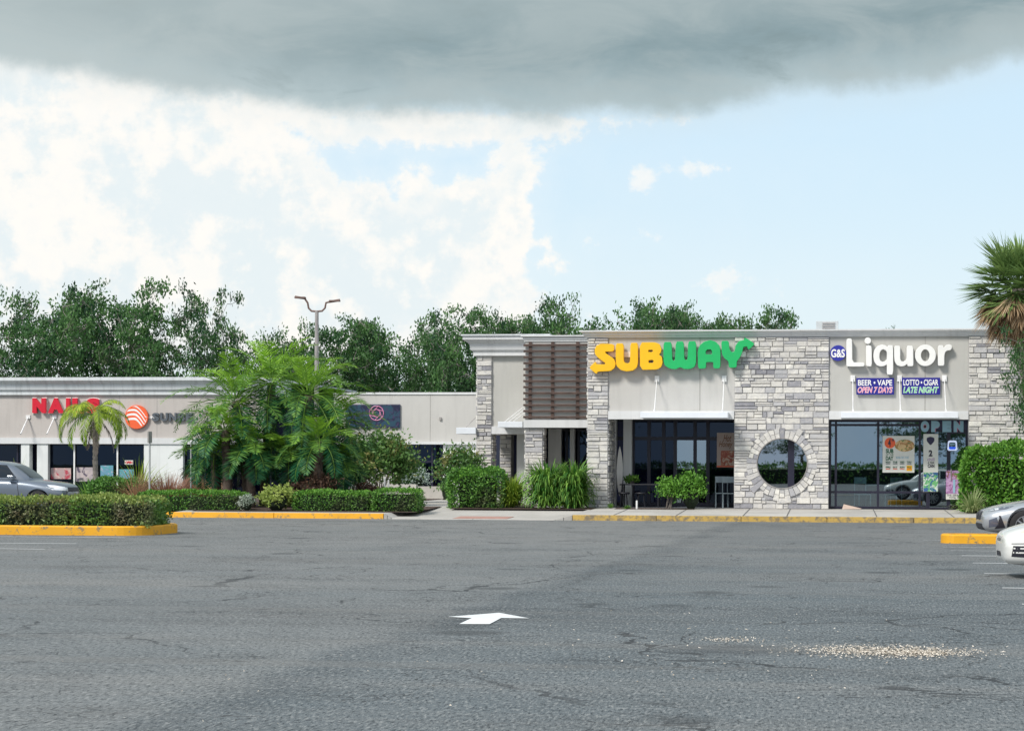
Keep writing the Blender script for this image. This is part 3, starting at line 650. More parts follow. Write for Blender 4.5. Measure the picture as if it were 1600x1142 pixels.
# tower
t0, t1, t2 = X(745, YT), X(768, YT), X(821, YT) + .9
zct0, zct1 = Z(770, 556, YT), Z(770, 523.5, YT)
m_ = MB(); m_.box(t0 + .02, t2, YT + .06, 84, Z(790, 677, YT), zct0 + .1); m_.build('wall', M['stucco'], bay)
m_ = MB(); m_.box(t0, t1, YT, YT + .9, ZB - .1, zct0 - .002); m_.build('pier', M['mortar'], bay)
stone_panel(bay, t0, t1, ZB, zct0 - .004, YT - .002, ret=(.9, ZB, Z(790, 677, YT)), seed=31)
cornice(bay, t0, t2, YT, zct0, zct1 - .05, .44, M['trim'], left=1, yback=82)
m_ = MB(); m_.box(t0 - .50, t2, YT - .5, 82, zct1 - .048, zct1); m_.build('cornice_cap', M['trim_dirty'], bay)
m_ = MB(); m_.box(t1 + .004, t2, YT - .06, YT + .3, Z(790, 678, YT), Z(790, 666, YT)); m_.build('beam', M['trim'], bay)
cn = MB().box(X(779, YT - 1.3), X(822, YT - 1.3) - .1, YT - 1.5, YT - .07, Z(790, 670, YT - 1.4) + .05, Z(790, 661, YT - 1.4) + .05).build('awning_slab', M['canopy'], bay, bevel=.01)
for x in (X(800, YT), X(806, YT), X(813, YT)):
    MB().tube([(x + .5, YT + .03, Z(790, 632, YT)), (x - .05, YT - 1.35, Z(790, 661, YT - 1.4) + .05)], .016, 6).build('tie_rod', M['white_metal'], cn)
cn = MB().box(X(711, YT - .4), t0 - .01, YT - .2, YT + 1.6, Z(730, 678, YT), Z(730, 668, YT)).build('awning_slab', M['canopy'], bay, bevel=.01)
MB().tube([(t0 - .03, YT + .6, Z(740, 646, YT)), (X(722, YT), YT + .6, Z(730, 668, YT))], .016, 6).build('tie_rod', M['steel'], cn)
m_ = MB(); m_.box(X(781, YT + 3), X(799, YT + 3), YT + 3, YT + 3.6, ZB, Z(790, 677, YT)); m_.build('pier', M['mortar'], bay)
stone_panel(bay, X(781, YT + 3), X(799, YT + 3), ZB, Z(790, 677, YT), YT + 2.998, seed=37)
m_ = MB(); m_.box(X(808, YT + 1.2), X(824, YT + 1.2), YT + 1.1, YT + 1.3, ZB, Z(790, 677, YT)); m_.build('white_column', M['white_wall'], bay)
m_ = MB(); m_.box(t0 + .3, t2, YT + 4, YT + 4.3, ZB, Z(790, 677, YT)); m_.build('interior', M['interior'], bay)
# ------------------------------------------------------------------ rear court building
YC = 99.5
court = root('rear_shop_building', 'low cream stucco shop wing at the back of the planted court', 'building', (X(650, YC), YC, ZB))
c0, c1 = X(520, YC), X(765, YC)
zr_, zb_ = Z(650, 613, YC), Z(650, 694, YC)
MB().box(c0, c1, YC, YC + .4, zb_ + .1, zr_ - .1).build('fascia_wall', M['stucco_light'], court)
m_ = MB(); m_.box(c0, c1, YC - .05, YC + .5, zr_ - .1 + .002, zr_); m_.build('coping', M['trim'], court)
MB().box(c0, c1, YC + .5, 116, ZB, zr_ - .2).build('wall', M['interior'], court)
MB().box(c0, X(745, YC), YC - .12, YC + .1 - .11, zb_ + .0, zb_ + .12).build('canopy', M['trim'], court)
m_ = MB(); x = X(672, YC); m_.box(x - .012, x + .012, YC - .006, YC + .02, zb_ + .14, zr_ - .11); m_.build('control_joint', M['concrete_dark'], court)
storefront(court, YC + .25, X(625, YC), X(690, YC), ZB + .02, zb_ + .08, [X(p, YC) for p in (640, 653, 674)], [Z(650, 721, YC)], [M['glass_dark']], .09)
MB().box(X(692, YC), c1, YC + .05, YC + .4, ZB, zb_ + .1).build('wall', M['white_wall'], court)
MB().box(c0, X(622, YC), YC + .05, YC + .4, ZB, zb_ + .1).build('wall', M['stucco_light'], court)
m_ = MB(); x, z = X(688, YC), Z(688, 654, YC); m_.box(x - .05, x + .05, YC - .08, YC, z - .07, z + .07); m_.build('wall_lamp', M['steel'], court)
# ------------------------------------------------------------------ nail salon building
YN = 94.0
nb = root('salon_building', 'long low grey beige shop block with a stained white cornice on the left', 'building', (X(150, YN), YN, ZB))
n0, n1 = X(-220, YN), X(420, YN)
zt_, zc_, zb_, zl_ = Z(150, 590, YN), Z(150, 617, YN), Z(150, 693.5, YN), Z(150, 684, YN)
MB().box(n0, n1, YN, YN + .4, zl_, zc_ - .002).build('fascia_wall', M['stucco_nails'], nb)
cornice(nb, n0, n1, YN, zc_, zt_, .5, M['trim_dirty'], yback=112)
MB().box(n0, n1, YN - .08, YN + .4, zb_, zl_ - .002).build('canopy', M['trim'], nb)
for px in (90, 186, 245):
    x = X(px, YN); MB().box(x - .01, x + .01, YN - .004, YN + .02, zl_ + .02, zc_ - .02).build('control_joint', M['concrete_dark'], nb)
MB().box(n0, n1, YN + 4, 112, ZB, zt_ - .1).build('wall', M['interior'], nb)
m_ = MB(); m_.box(X(33, YN), X(46, YN), YN - .02, YN + .4, 0, zb_); m_.box(X(58, YN), X(75, YN), YN - .02, YN + .4, 0, zb_); m_.build('white_column', M['white_wall'], nb)
MB().box(X(225, YN), X(286, YN), YN - .02, YN + .4, 0, zb_ - .002).build('wall', M['white_wall'], nb)
storefront(nb, YN + .3, X(75, YN), X(225, YN), .1, zb_, [X(p, YN) for p in (113.5, 148, 181)], [], [M['glass_dark']], .06)
storefront(nb, YN + .3, X(286, YN), n1, .1, zb_, [X(p, YN) for p in (318, 350, 385)], [], [M['glass_dark']], .08)
storefront(nb, YN + .3, X(-220, YN), X(33, YN), .1, zb_, [X(p, YN) for p in (-150, -90, -40, 24)], [], [M['glass_dark']], .08)
storefront(nb, YN + .8, X(46, YN), X(58, YN), .1, zb_, [], [], [M['glass_dark']], .05)
for px in (113.5, 181): MB().box(X(px, YN) - .035, X(px, YN) + .035, YN + .2, YN + .24, .1, zb_).build('window_bar', M['white_metal'], nb)
for px in (32, 73):                        # brackets raking down to the canopy
    x, z = X(px + 12, YN), Z(px, 652, YN); m_ = MB(); m_.tube([(x, YN - .02, z), (X(px, YN - .9), YN - .9, Z(px, 678, YN - .9))], .035, 6); m_.box(x - .1, x + .1, YN - .05, YN + .01, z - .06, z + .1)
    m_.build('tie_rod', M['white_metal'], nb)
def decal(parent, px0, px1, py0, py1, Y, mat, name='window_decal', z=0):
    a_, b_ = at(px0, py1, Y), at(px1, py0, Y)
    return MB().box(a_.x, b_.x, Y - .006, Y, a_.z, b_.z).build(name, mat, parent)
def pic(name, c1, c2, c3, sc):
    m_, n = newmat(name); o = n.n('ShaderNodeTexCoord').outputs['Object']
    f = n.noise(o, sc, 4, .6, 1.5); f2 = n.noise(n.vm('ADD', o, (3, 1, 8)), sc * 1.4, 4, .6, 2)
    c = n.mix(n.ss(f, .45, .52), c1, c2); c = n.mix(n.ss(f2, .55, .6), c, c3)
    out(n, pr(n, c, .4)); return m_
M['flower_pic'] = pic('flower_print', (.45, .33, .33), (.45, .06, .09), (.60, .42, .40), 1.6); M['face_pic'] = pic('pale_print', (.42, .36, .38), (.52, .44, .44), (.10, .08, .12), 1.1)
M['food_pic'] = pic('food_print', (.48, .10, .05), (.62, .22, .12), (.75, .55, .40), 3.5); M['sand_pic'] = pic('sandwich_print', (.45, .22, .08), (.70, .50, .25), (.12, .22, .06), 5)
M['green_pic'] = pic('drink_print', (.14, .42, .16), (.03, .10, .30), (.65, .70, .65), 4); M['purple_pic'] = pic('purple_print', (.42, .22, .45), (.55, .36, .58), (.25, .10, .22), 4)
M['leaf_pic'] = pic('leaf_print', (.014, .016, .05), (.018, .06, .10), (.05, .035, .10), 2.2); M['blue_pic'] = pic('blue_print', (.14, .30, .42), (.10, .35, .40), (.4, .4, .55), 3)
decal(nb, 79, 111, 731, 748, YN + .28, M['flower_pic']); decal(nb, 116, 146, 730, 752, YN + .28, M['face_pic'])
decal(nb, 185, 209, 733, 751, YN + .28, M['blue_pic']); decal(nb, 157, 177, 727, 745, YN + .28, M['blue_pic'])
# ------------------------------------------------------------------ lettering
def text_mesh(s_, off=0.0, shear=0.0, space=1.0):
    cu = bpy.data.curves.new('t', 'FONT'); cu.body = s_; cu.offset = off; cu.shear = shear; cu.space_character = space; cu.resolution_u = 5; cu.extrude = .05
    ob = bpy.data.objects.new('t', cu); COL.objects.link(ob)
    dg = bpy.context.evaluated_depsgraph_get(); me = bpy.data.meshes.new_from_object(ob.evaluated_get(dg))
    V = np.zeros(len(me.vertices) * 3); me.vertices.foreach_get('co', V); V = V.reshape(-1, 3); Fc = [tuple(p.vertices) for p in me.polygons]
    bpy.data.objects.remove(ob); bpy.data.curves.remove(cu); bpy.data.meshes.remove(me); return V, Fc
def lettering(parent, s_, x0, x1, z0, z1, y, depth, mat, name='lettering', off=.02, shear=0.0):
    V, Fc = text_mesh(s_, off, shear)
    mn, mx = V.min(0), V.max(0); q = (V - mn) / np.maximum(mx - mn, 1e-6)
    P_ = np.stack([x0 + q[:, 0] * (x1 - x0), y - depth * q[:, 2], z0 + q[:, 1] * (z1 - z0)], 1)
    return mk(name, P_, Fc, mat, parent)
def let_px(parent, s_, px0, px1, py0, py1, Y, depth, mat, **k):
    a_, b_ = at(px0, py1, Y), at(px1, py0, Y)
    return lettering(parent, s_, a_.x, b_.x, a_.z, b_.z, Y, depth, mat, **k)
def shape(parent, loops, Y, depth, mat, name='letter', conv=None, smooth=True):
    """outline(s) traced in the plane y = Y, filled and pushed forward by depth"""
    cu = bpy.data.curves.new('c', 'CURVE'); cu.dimensions = '2D'; cu.fill_mode = 'BOTH'; cu.extrude = depth / 2; cu.bevel_depth = .008 if depth > .05 else 0; cu.bevel_resolution = 1
    for lp in loops:
        pts = [conv(p) for p in lp]
        if smooth:
            q = []
            for i, p in enumerate(pts):
                a_, b_ = pts[i - 1], pts[(i + 1) % len(pts)]; k = .14
                q += [(p[0] + (a_[0] - p[0]) * k, p[1] + (a_[1] - p[1]) * k), (p[0] + (b_[0] - p[0]) * k, p[1] + (b_[1] - p[1]) * k)]
            pts = q
        s_ = cu.splines.new('POLY'); s_.points.add(len(pts) - 1); s_.use_cyclic_u = True
        for i, p in enumerate(pts): s_.points[i].co = (p[0], p[1], 0, 1)
    ob = bpy.data.objects.new('c', cu); COL.objects.link(ob)
    dg = bpy.context.evaluated_depsgraph_get(); me = bpy.data.meshes.new_from_object(ob.evaluated_get(dg))
    V = np.zeros(len(me.vertices) * 3); me.vertices.foreach_get('co', V); V = V.reshape(-1, 3); Fc = [tuple(p.vertices) for p in me.polygons]
    bpy.data.objects.remove(ob); bpy.data.curves.remove(cu); bpy.data.meshes.remove(me)
    P_ = np.stack([V[:, 0], Y - depth / 2 - V[:, 2], V[:, 1]], 1)
    return mk(name, P_, Fc, mat, parent)
# big sandwich shop sign
YG = YF - .10
sub = root('shop_sign', 'large yellow and green raised letter sign with arrow ends above the patio', 'sign', tuple(at(1050, 575, YG)))
cv = lambda p: (lambda q: (q.x, q.z))(at(900 + p[0] / 5.333, 500 + p[1] / 5.333, YG))
LET = {
 'S': [[(320, 205), (320, 262), (245, 265), (250, 280), (318, 325), (334, 365), (325, 400), (290, 425), (183, 430), (175, 450), (117, 400), (168, 350), (172, 372), (245, 374), (255, 362), (190, 315), (165, 285), (163, 250), (178, 218), (212, 202)]],
 'U': [[(338, 200), (400, 200), (400, 345), (415, 362), (440, 365), (457, 352), (460, 195), (518, 195), (520, 350), (510, 395), (480, 420), (425, 428), (380, 418), (345, 385), (338, 330)]],
 'B': [[(538, 192), (660, 190), (700, 205), (715, 245), (708, 275), (692, 290), (718, 310), (724, 355), (712, 390), (680, 412), (540, 415)], [(605, 250), (640, 248), (650, 260), (640, 272), (605, 272)], [(607, 335), (645, 332), (655, 347), (645, 362), (607, 362)]],
 'W': [[(735, 188), (798, 188), (803, 330), (815, 345), (830, 335), (838, 185), (900, 183), (903, 325), (920, 340), (935, 328), (940, 182), (1002, 182), (1002, 350), (990, 390), (950, 408), (905, 408), (870, 392), (835, 410), (785, 405), (745, 380), (735, 340)]],
 'A': [[(1022, 405), (1020, 260), (1035, 215), (1070, 185), (1120, 172), (1165, 185), (1195, 215), (1205, 260), (1203, 402), (1150, 403), (1148, 350), (1085, 350), (1083, 403)], [(1082, 290), (1082, 260), (1098, 245), (1125, 245), (1138, 260), (1138, 290)]],
 'Y': [[(1215, 180), (1272, 178), (1278, 245), (1300, 275), (1325, 265), (1335, 215), (1360, 180), (1405, 170), (1410, 150), (1490, 200), (1440, 250), (1428, 220), (1395, 225), (1385, 270), (1365, 315), (1340, 345), (1338, 395), (1278, 397), (1275, 345), (1240, 320), (1220, 280)]]}
for k, lp in LET.items(): shape(sub, lp, YG, .2, M['s_yellow'] if k in 'SUB' else M['s_green'], conv=cv)
m_ = MB(); a_, b_ = at(950, 558, YG), at(1165, 549, YG); m_.box(a_.x, b_.x, YG + .01, YG + .11, a_.z, b_.z); m_.build('raceway', M['white_metal'], sub)
# liquor sign
YQ = YF - .02
cvq = lambda p: (lambda q: (q.x, q.z))(at(1270 + p[0] / 6.4, 500 + p[1] / 6.4, YQ))
def arc(cx, cy, r0, r1, a0, a1, n=12): return [(cx + r0 * math.cos(R(a0 + (a1 - a0) * i / n)), cy + r1 * math.sin(R(a0 + (a1 - a0) * i / n))) for i in range(n + 1)]
liq = root('shop_sign', 'tall white raised letters with rounded strokes on the right hand fascia', 'sign', tuple(at(1400, 555, YQ)))
LQ = {'L': [[(338, 200), (352, 190), (378, 190), (390, 202), (392, 428), (505, 428), (513, 438), (513, 455), (505, 464), (345, 464), (338, 455)]],
 'i': [[(533, 262), (560, 256), (585, 268), (587, 462), (545, 462), (535, 452)], arc(549, 210, 30, 30, 0, 345, 16)],
 'q': [[(800, 258), (800, 545), (742, 545), (742, 440), (715, 458), (680, 464), (640, 452), (615, 415), (606, 360), (615, 305), (645, 265), (690, 250), (725, 258), (745, 275), (755, 256)], [(742, 320), (725, 300), (700, 292), (678, 305), (664, 335), (662, 380), (672, 410), (695, 422), (722, 415), (742, 395)]],
 'u': [[(815, 262), (870, 262), (870, 390), (880, 415), (905, 420), (930, 405), (940, 380), (940, 262), (998, 262), (1002, 440), (998, 460), (950, 462), (945, 435), (915, 458), (880, 464), (840, 450), (820, 415), (815, 370)]],
 'o': [arc(1124, 355, 101, 105, 0, 350, 28), arc(1123, 355, 46, 62, 0, 345, 22)],
 'r': [[(1252, 270), (1262, 257), (1295, 257), (1305, 285), (1330, 255), (1362, 247), (1385, 258), (1385, 285), (1372, 303), (1340, 305), (1318, 325), (1310, 360), (1310, 456), (1255, 456), (1252, 445)]]}
for k, lp in LQ.items(): shape(liq, lp, YQ, .16, M['s_white'], conv=cvq)
gs = root('round_sign', 'small round blue sign with two white initials beside the tall white letters', 'sign', tuple(at(1309, 552, YQ)))
c = at(1309.5, 552, YQ); MB().lathe([(.235, 0), (.245, -.02), (.245, -.08), (.235, -.1)], (c.x, YQ, c.z), 32, 'y').build('disc', M['s_blue'], gs)
let_px(gs, 'G&S', 1298.5, 1320, 545.5, 558.5, YQ - .1, .012, M['s_white'], off=.03)
def banner(name, label, x0, x1, y0, y1, l1, l2, m2, m1='s_white'):
    r_ = root(name, label, 'sign', tuple(at((x0 + x1) / 2, (y0 + y1) / 2, YQ)))
    a_, b_ = at(x0, y1, YQ), at(x1, y0, YQ); MB().box(a_.x, b_.x, YQ - .05, YQ, a_.z, b_.z).build('panel', M['s_banner'], r_, bevel=.008)
    h = y1 - y0
    let_px(r_, l1, x0 + 2.5, x1 - 3, y0 + 2.8, y0 + h * .46, YQ - .05, .008, M[m1], off=.02)
    let_px(r_, l2, x0 + 2.0, x1 - 2, y0 + h * .53, y1 - 2.2, YQ - .05, .005, M['s_white'], off=.045, shear=.25)
    let_px(r_, l2, x0 + 2.6, x1 - 2.6, y0 + h * .53 + .5, y1 - 2.7, YQ - .056, .006, M[m2], off=.0, shear=.25)
banner('banner_sign', 'blue banner reading beer and vape with slanted pink second line', 1338, 1397, 590.5, 616.5, 'BEER \u2022 VAPE', 'OPEN 7 DAYS', 's_pink')
banner('banner_sign', 'blue banner reading lotto and cigar with slanted green second line', 1409, 1469, 590, 616.5, 'LOTTO \u2022 CIGAR', 'LATE NIGHT', 's_lgreen')
# nail salon and logo signs
Yn = YN - .02
ns = root('shop_sign', 'bold red block letters spelling nails on the grey beige fascia', 'sign', tuple(at(100, 633, Yn)))
for ch, a_, b_ in (('N', 52, 73), ('A', 76.5, 101), ('I', 104.5, 110.5), ('L', 114.5, 131), ('S', 136, 157)):
    let_px(ns, ch, a_ - 1, b_ + 1, 621, 646.5, Yn + .01, .06, M['s_white'], name='letter_edge', off=.095)
    let_px(ns, ch, a_, b_, 622, 645.5, Yn - .05, .14, M['s_red'], name='letter', off=.085)
lg = root('round_logo_sign', 'round red and white swoosh disc logo beside dark grey letters', 'sign', tuple(at(214.5, 652, Yn)))
c = at(214.5, 651.5, Yn); rad = 18.6 / 3400 * 95.2
MB().lathe([(rad + .01, 0), (rad + .015, -.12), (rad, -.13)], (c.x, Yn, c.z), 40, 'y').build('disc', M['s_orange'], lg)
for k, (h0, h1, t) in enumerate(((.60, .74, .10), (.24, .50, .15), (-.14, .22, .17), (-.52, -.02, .17))):
    up_, dn = [], []
    for i in range(15):
        u = -1 + 2 * i / 14.0; base = h0 + .28 * (1 - (u + .35) ** 2) - (.55 + .1 * k) * max(0, u + .1) ** 1.4
        th = t * (1.1 - .3 * abs(u)) + .02
        lim = math.sqrt(max(0, .93 - u * u * .93)) * .98
        b0 = max(-lim, min(lim, base)); b1 = max(-lim, min(lim, base + th))
        up_.append((c.x + u * rad * .96, c.z + b1 * rad)); dn.append((c.x + u * rad * .96, c.z + b0 * rad))
    m_ = MB(); n = len(up_)
    m_.add([(x, Yn - .134, z) for x, z in dn] + [(x, Yn - .134, z) for x, z in up_], [(i, i + 1, n + i + 1, n + i) for i in range(n - 1)]); m_.build('swoosh', M['s_white'], lg)
sb = root('letter_sign', 'dark grey raised letters half hidden by the date palm fronds', 'sign', tuple(at(268, 651, Yn)))
x = 238.5
for ch, wd in (('S', 11), ('U', 12), ('N', 12), ('B', 11.5), ('E', 10.5)):
    let_px(sb, ch, x, x + wd, 645, 658, Yn, .1, M['s_grey'], name='letter', off=.05); x += wd + 1.6
a_, b_ = at(231, 654, Yn), at(245, 650, Yn); MB().box(a_.x, b_.x, Yn + .0, Yn + .02, a_.z, b_.z).build('raceway', M['white_metal'], sb)
dk = root('panel_sign', 'dark navy panel sign with pink six bladed ring emblem over the rear shop', 'sign', tuple(at(585, 648, YC - .02)))
Yd = YC - .02; a_, b_ = at(540, 668.5, Yd), at(626, 631.5, Yd)
MB().box(a_.x, b_.x, Yd - .08, Yd, a_.z, b_.z).build('panel', M['leaf_pic'], dk, bevel=.03)
c = at(589, 645.5, Yd); rr_ = 11.3 / 3400 * 100.5; m_ = MB()
m_.tube([(c.x + rr_ * math.cos(2 * math.pi * i / 32), Yd - .1, c.z + rr_ * math.sin(2 * math.pi * i / 32)) for i in range(33)], .022, 6)
for i in range(6):
    t = math.pi / 3 * i + .3; q = [(rr_ * math.cos(t), rr_ * math.sin(t)), (rr_ * .55 * math.cos(t + 1.25), rr_ * .55 * math.sin(t + 1.25))]
    m_.tube([(c.x + q[0][0], Yd - .1, c.z + q[0][1]), (c.x + q[1][0] * 1.0, Yd - .1, c.z + q[1][1])], .018, 5)
    t2 = t + 1.25; m_.tube([(c.x + q[1][0], Yd - .1, c.z + q[1][1]), (c.x + rr_ * .55 * math.cos(t2 - math.pi / 3), Yd - .1, c.z + rr_ * .55 * math.sin(t2 - math.pi / 3))], .016, 5)
m_.build('emblem', M['s_rose'], dk)
# posters and window graphics
def poster(label, px0, px1, py0, py1, Y, mat, name='poster', cat='poster'):
    r_ = root(name, label, cat, tuple(at((px0 + px1) / 2, py1, Y))); decal(r_, px0, px1, py0, py1, Y, mat, 'sheet'); return r_
Yq = YL - .06
ps = poster('white poster with orange price circle, sandwich picture and rows of small print', 1379, 1429, 681, 738, Yq, M['s_paper'])
c = at(1390.5, 692, Yq); MB().lathe([(.165, -.008), (.165, -.012)], (c.x, Yq, c.z), 24, 'y').build('price_circle', M['s_orange'], ps)
let_px(ps, '4', 1387.5, 1392, 685, 698, Yq - .013, .003, M['s_dark'], off=.04); let_px(ps, '99', 1393, 1397, 685.5, 690, Yq - .013, .003, M['s_dark'], off=.03)
sw = MB(); pts = []
c = at(1413.5, 696, Yq); sw.lathe([(.30, -.010), (.26, -.03), (.1, -.04)], (0, 0, 0), 20, 'y')
V = [(c.x + v[0] * 1.0, Yq + v[1], c.z + v[2] * .62) for v in sw.v]; sw.v = V; sw.build('sandwich_picture', M['sand_pic'], ps)
let_px(ps, 'SUB', 1384, 1396, 701, 708, Yq - .007, .003, M['s_dgreen'], off=.05); let_px(ps, 'OF THE', 1384, 1396, 709, 711.5, Yq - .007, .003, M['s_dgreen'], off=.02)
let_px(ps, 'DAY', 1384, 1396, 712.5, 719, Yq - .007, .003, M['s_dgreen'], off=.05); let_px(ps, 'SUB-OF-THE', 1400, 1420, 713, 716.5, Yq - .007, .003, M['s_lblue'], off=.02)
for r_ in range(2):
    for k in range(4):
        x0 = 1384 + k * 11; y0 = 720.5 + r_ * 8
        if r_ == 1 and k == 3: decal(ps, x0 - .5, x0 + 8, y0 - 1.5, y0 + 7, Yq - .007, M['s_yellow'], 'print_block')
        let_px(ps, ('MON', 'TUE', 'WED', 'THU', 'FRI', 'SAT', 'SUN', 'ALL')[r_ * 4 + k], x0, x0 + 7, y0, y0 + 2.5, Yq - .014, .003, M['s_dgreen'], off=.03)
        decal(ps, x0, x0 + 7, y0 + 3.4, y0 + 4.4, Yq - .014, M['s_orange' if r_ else 's_grey'], 'print_line')
pc = poster('tall narrow pale banner with purple shield and large numeral two', 1442.5, 1466, 678, 768, Yq - .02, M['s_lblue' if 0 else 's_paper'])
cs = lambda p: (lambda q: (q.x, q.z))(at(p[0], p[1], Yq - .027))
shape(pc, [[(1448, 684), (1454, 682), (1460, 684), (1460, 689), (1454, 696), (1448, 689)]], Yq - .027, .004, M['s_purple' if 0 else 's_navy'], name='shield', conv=cs)
let_px(pc, '2', 1451, 1457, 703, 713, Yq - .028, .003, M['s_dark'], off=.05); let_px(pc, 'chill', 1449, 1460, 715, 720, Yq - .028, .003, M['s_purple'], off=.0)
let_px(pc, 'A YEAR', 1449.5, 1460, 721, 724.5, Yq - .028, .003, M['s_dark'], off=.02); let_px(pc, 'CAN', 1449.5, 1460, 725, 730.5, Yq - .028, .003, M['s_dark'], off=.05)
decal(pc, 1443, 1465.5, 738, 767.5, Yq - .028, M['green_pic'], 'drink_picture')
pt = poster('purple poster of tall bottles with white caption strip on the glass door', 1478, 1513, 735, 780, Yq - .03, M['purple_pic'])
decal(pt, 1478, 1513, 771.5, 780, Yq - .038, M['s_paper'], 'caption_strip'); let_px(pt, 'THE SEPARATOR', 1479, 1512, 772, 775, Yq - .045, .003, M['s_dark'], off=.01); let_px(pt, 'TOTAL COLLAB', 1483, 1509, 776, 779, Yq - .045, .003, M['s_dark'], off=.01)
let_px(pt, 'Tequila', 1479, 1512, 737, 747, Yq - .038, .003, M['s_brown'], off=.01, shear=.3)
for px in (1489, 1499): decal(pt, px, px + 3.5, 749, 770, Yq - .038, M['s_lblue'], 'bottle_picture')
nz = root('window_sign', 'small lit white and blue outlined window sign on the liquor shop door', 'sign', tuple(at(1488, 697, Yq)))
M['neon_w'] = simple('neon_white', (.7, .75, .9), .4, emis=(.6, .7, 1), es=.5); M['neon_b'] = simple('neon_blue', (.02, .08, .6), .4, emis=(.03, .12, .9), es=.5)
cs = lambda p: (lambda q: (q.x, q.z))(at(p[0], p[1], Yq))
shape(nz, [[(1481, 690), (1483, 688), (1493, 688), (1495, 690), (1496, 704), (1480, 704)], [(1483, 691), (1493, 691), (1493.5, 702), (1482.5, 702)]], Yq, .03, M['neon_w'], 'outline', conv=cs)
decal(nz, 1482.5, 1493.5, 698, 702, Yq - .02, M['neon_b'], 'lit_panel')
decal(nz, 1484, 1492, 692.5, 695, Yq - .02, M['s_lblue'], 'lit_bar')
op = root('window_lettering', 'large pale blue slab letters spelling open across the shop door transom', 'sign', tuple(at(1475, 665, YL)))
for ch, a_, b_ in (('O', 1438.5, 1452), ('P', 1455, 1468.5), ('E', 1472.5, 1486.5), ('N', 1490, 1505.5)):
    let_px(op, ch, a_, b_, 657.5, 675, YL - .05, .01, M['s_pink'], name='letter_edge', off=.13)
    let_px(op, ch, a_, b_, 657.5, 675, YL - .062, .01, M['s_lblue'], name='letter', off=.095)
hp = poster('beige poster with brown script and red food picture in the patio', 1120, 1150, 676, 730, Yp - .12, M['s_warm'])
let_px(hp, 'Hot', 1130, 1143, 679, 690, Yp - .127, .003, M['s_brown'], off=.02, shear=.35); let_px(hp, 'Honey', 1123, 1145, 689, 701, Yp - .127, .003, M['s_brown'], off=.02, shear=.35)
decal(hp, 1126, 1149.5, 704, 727, Yp - .127, M['food_pic'], 'food_picture'); decal(hp, 1120.3, 1149.7, 727.5, 729.7, Yp - .127, M['s_orange'], 'border')
dn_ = root('window_sign', 'tiny red and white open plate in the salon window', 'sign', tuple(at(201, 721, YN + .2)))
decal(dn_, 195, 208, 719, 725.5, YN + .2, M['s_paper'], 'panel'); let_px(dn_, 'OPEN', 196, 207, 720.2, 724.4, YN + .192, .01, M['s_red'], off=.04)
# ------------------------------------------------------------------ roof unit, posts, patio furniture
Ya = 78
ac = root('rooftop_unit', 'grey louvred air conditioning unit on the stone block roof', 'air conditioner', tuple(at(1293, 515, Ya)))
a_, b_ = at(1275, 522, Ya), at(1310, 501.5, Ya)
MB().box(a_.x, b_.x, Ya, Ya + 1.1, zT - .03, b_.z).build('casing', M['ac'], ac, bevel=.01)
m_ = MB()
for i in range(5): z = b_.z - .07 - i * .085; m_.box(a_.x + .22, b_.x - .12, Ya - .035, Ya - .002, z - .03, z + .012)
m_.build('louvre', M['steel'], ac)
def post(label, px, pyt, Y, plate=None, r_=.03, mat='galv', zb=None):
    zb = zp(Y) if zb is None else zb; p = at(px, pyt, Y); rt = root('sign_post', label, 'sign post', (p.x, Y, zb))
    MB().tube([(p.x, Y, zb), (p.x, Y, p.z)], r_, 8).build('pole', M[mat], rt)
    if plate:
        a_ = at(px - plate[0], pyt + plate[1], Y); MB().box(p.x - .02, p.x + .02, Y - .18, Y + .18, a_.z, p.z + .04).build('sign_plate', M['steel'], rt)
post('grey post with narrow edge on plate beside the queen palm', 234, 676, 67.0, (3, 16), mat='galv')
post('thin pale post standing behind the hedge near the date palm', 298.5, 692, 68.2, None, .025, 'galv')
def stake(label, px, py0, py1, z=None):
    Y = 64.2 if z is None else z; p, q = at(px, py0, Y), at(px, py1, Y)
    rt = MB(); rt.tube([(p.x, Y, zp(Y)), (p.x, Y, p.z)], .03, 8); rt.lathe([(.03, 0), (.034, .01), (.0, .03)], (p.x, Y, p.z), 8)
    tag(rt.build('marker_stake', M['white_metal']), label, 'stake')
stake('short white stake at the planting bed edge, left of a shorter one', 601, 748, 768, 71); stake('short cream stake right beside a slightly taller white one', 607, 751, 768, 71.4)
stake('small white stake standing by the patio mulch', 995, 783, 794, 66.6)
lp = root('street_lamp', 'twin armed tall parking lot light pole rising over the roofs', 'street lamp', (X(495, 86), 86, ZB))
p = at(495, 486, 86); MB().tube([(p.x, 86, ZB), (p.x, 86, p.z)], [.11, .075], 10).build('pole', M['steel'], lp)
for sgn, e in ((-1, (461, 464)), (1, (531, 469))):
    q = at(e[0], e[1], 86); pts = [(p.x, 86, p.z - .02), (p.x + sgn * .22, 86, p.z + .0), (p.x + sgn * .34, 86, p.z + .12), (p.x + sgn * .38, 86, p.z + .33), (q.x - sgn * .40, 86, q.z - .06)]
    ar = MB().tube(pts, .04, 8).build('arm', M['rust_steel'], lp)
    h = MB(); h.tube([(q.x - sgn * .45, 86, q.z - .07), (q.x, 86, q.z)], [.05, .06], 6); h.box(min(q.x, q.x - sgn * .42), max(q.x, q.x - sgn * .42), 85.88, 86.12, q.z - .06, q.z - .0); h.build('lamp_head', M['rust_steel'], ar)
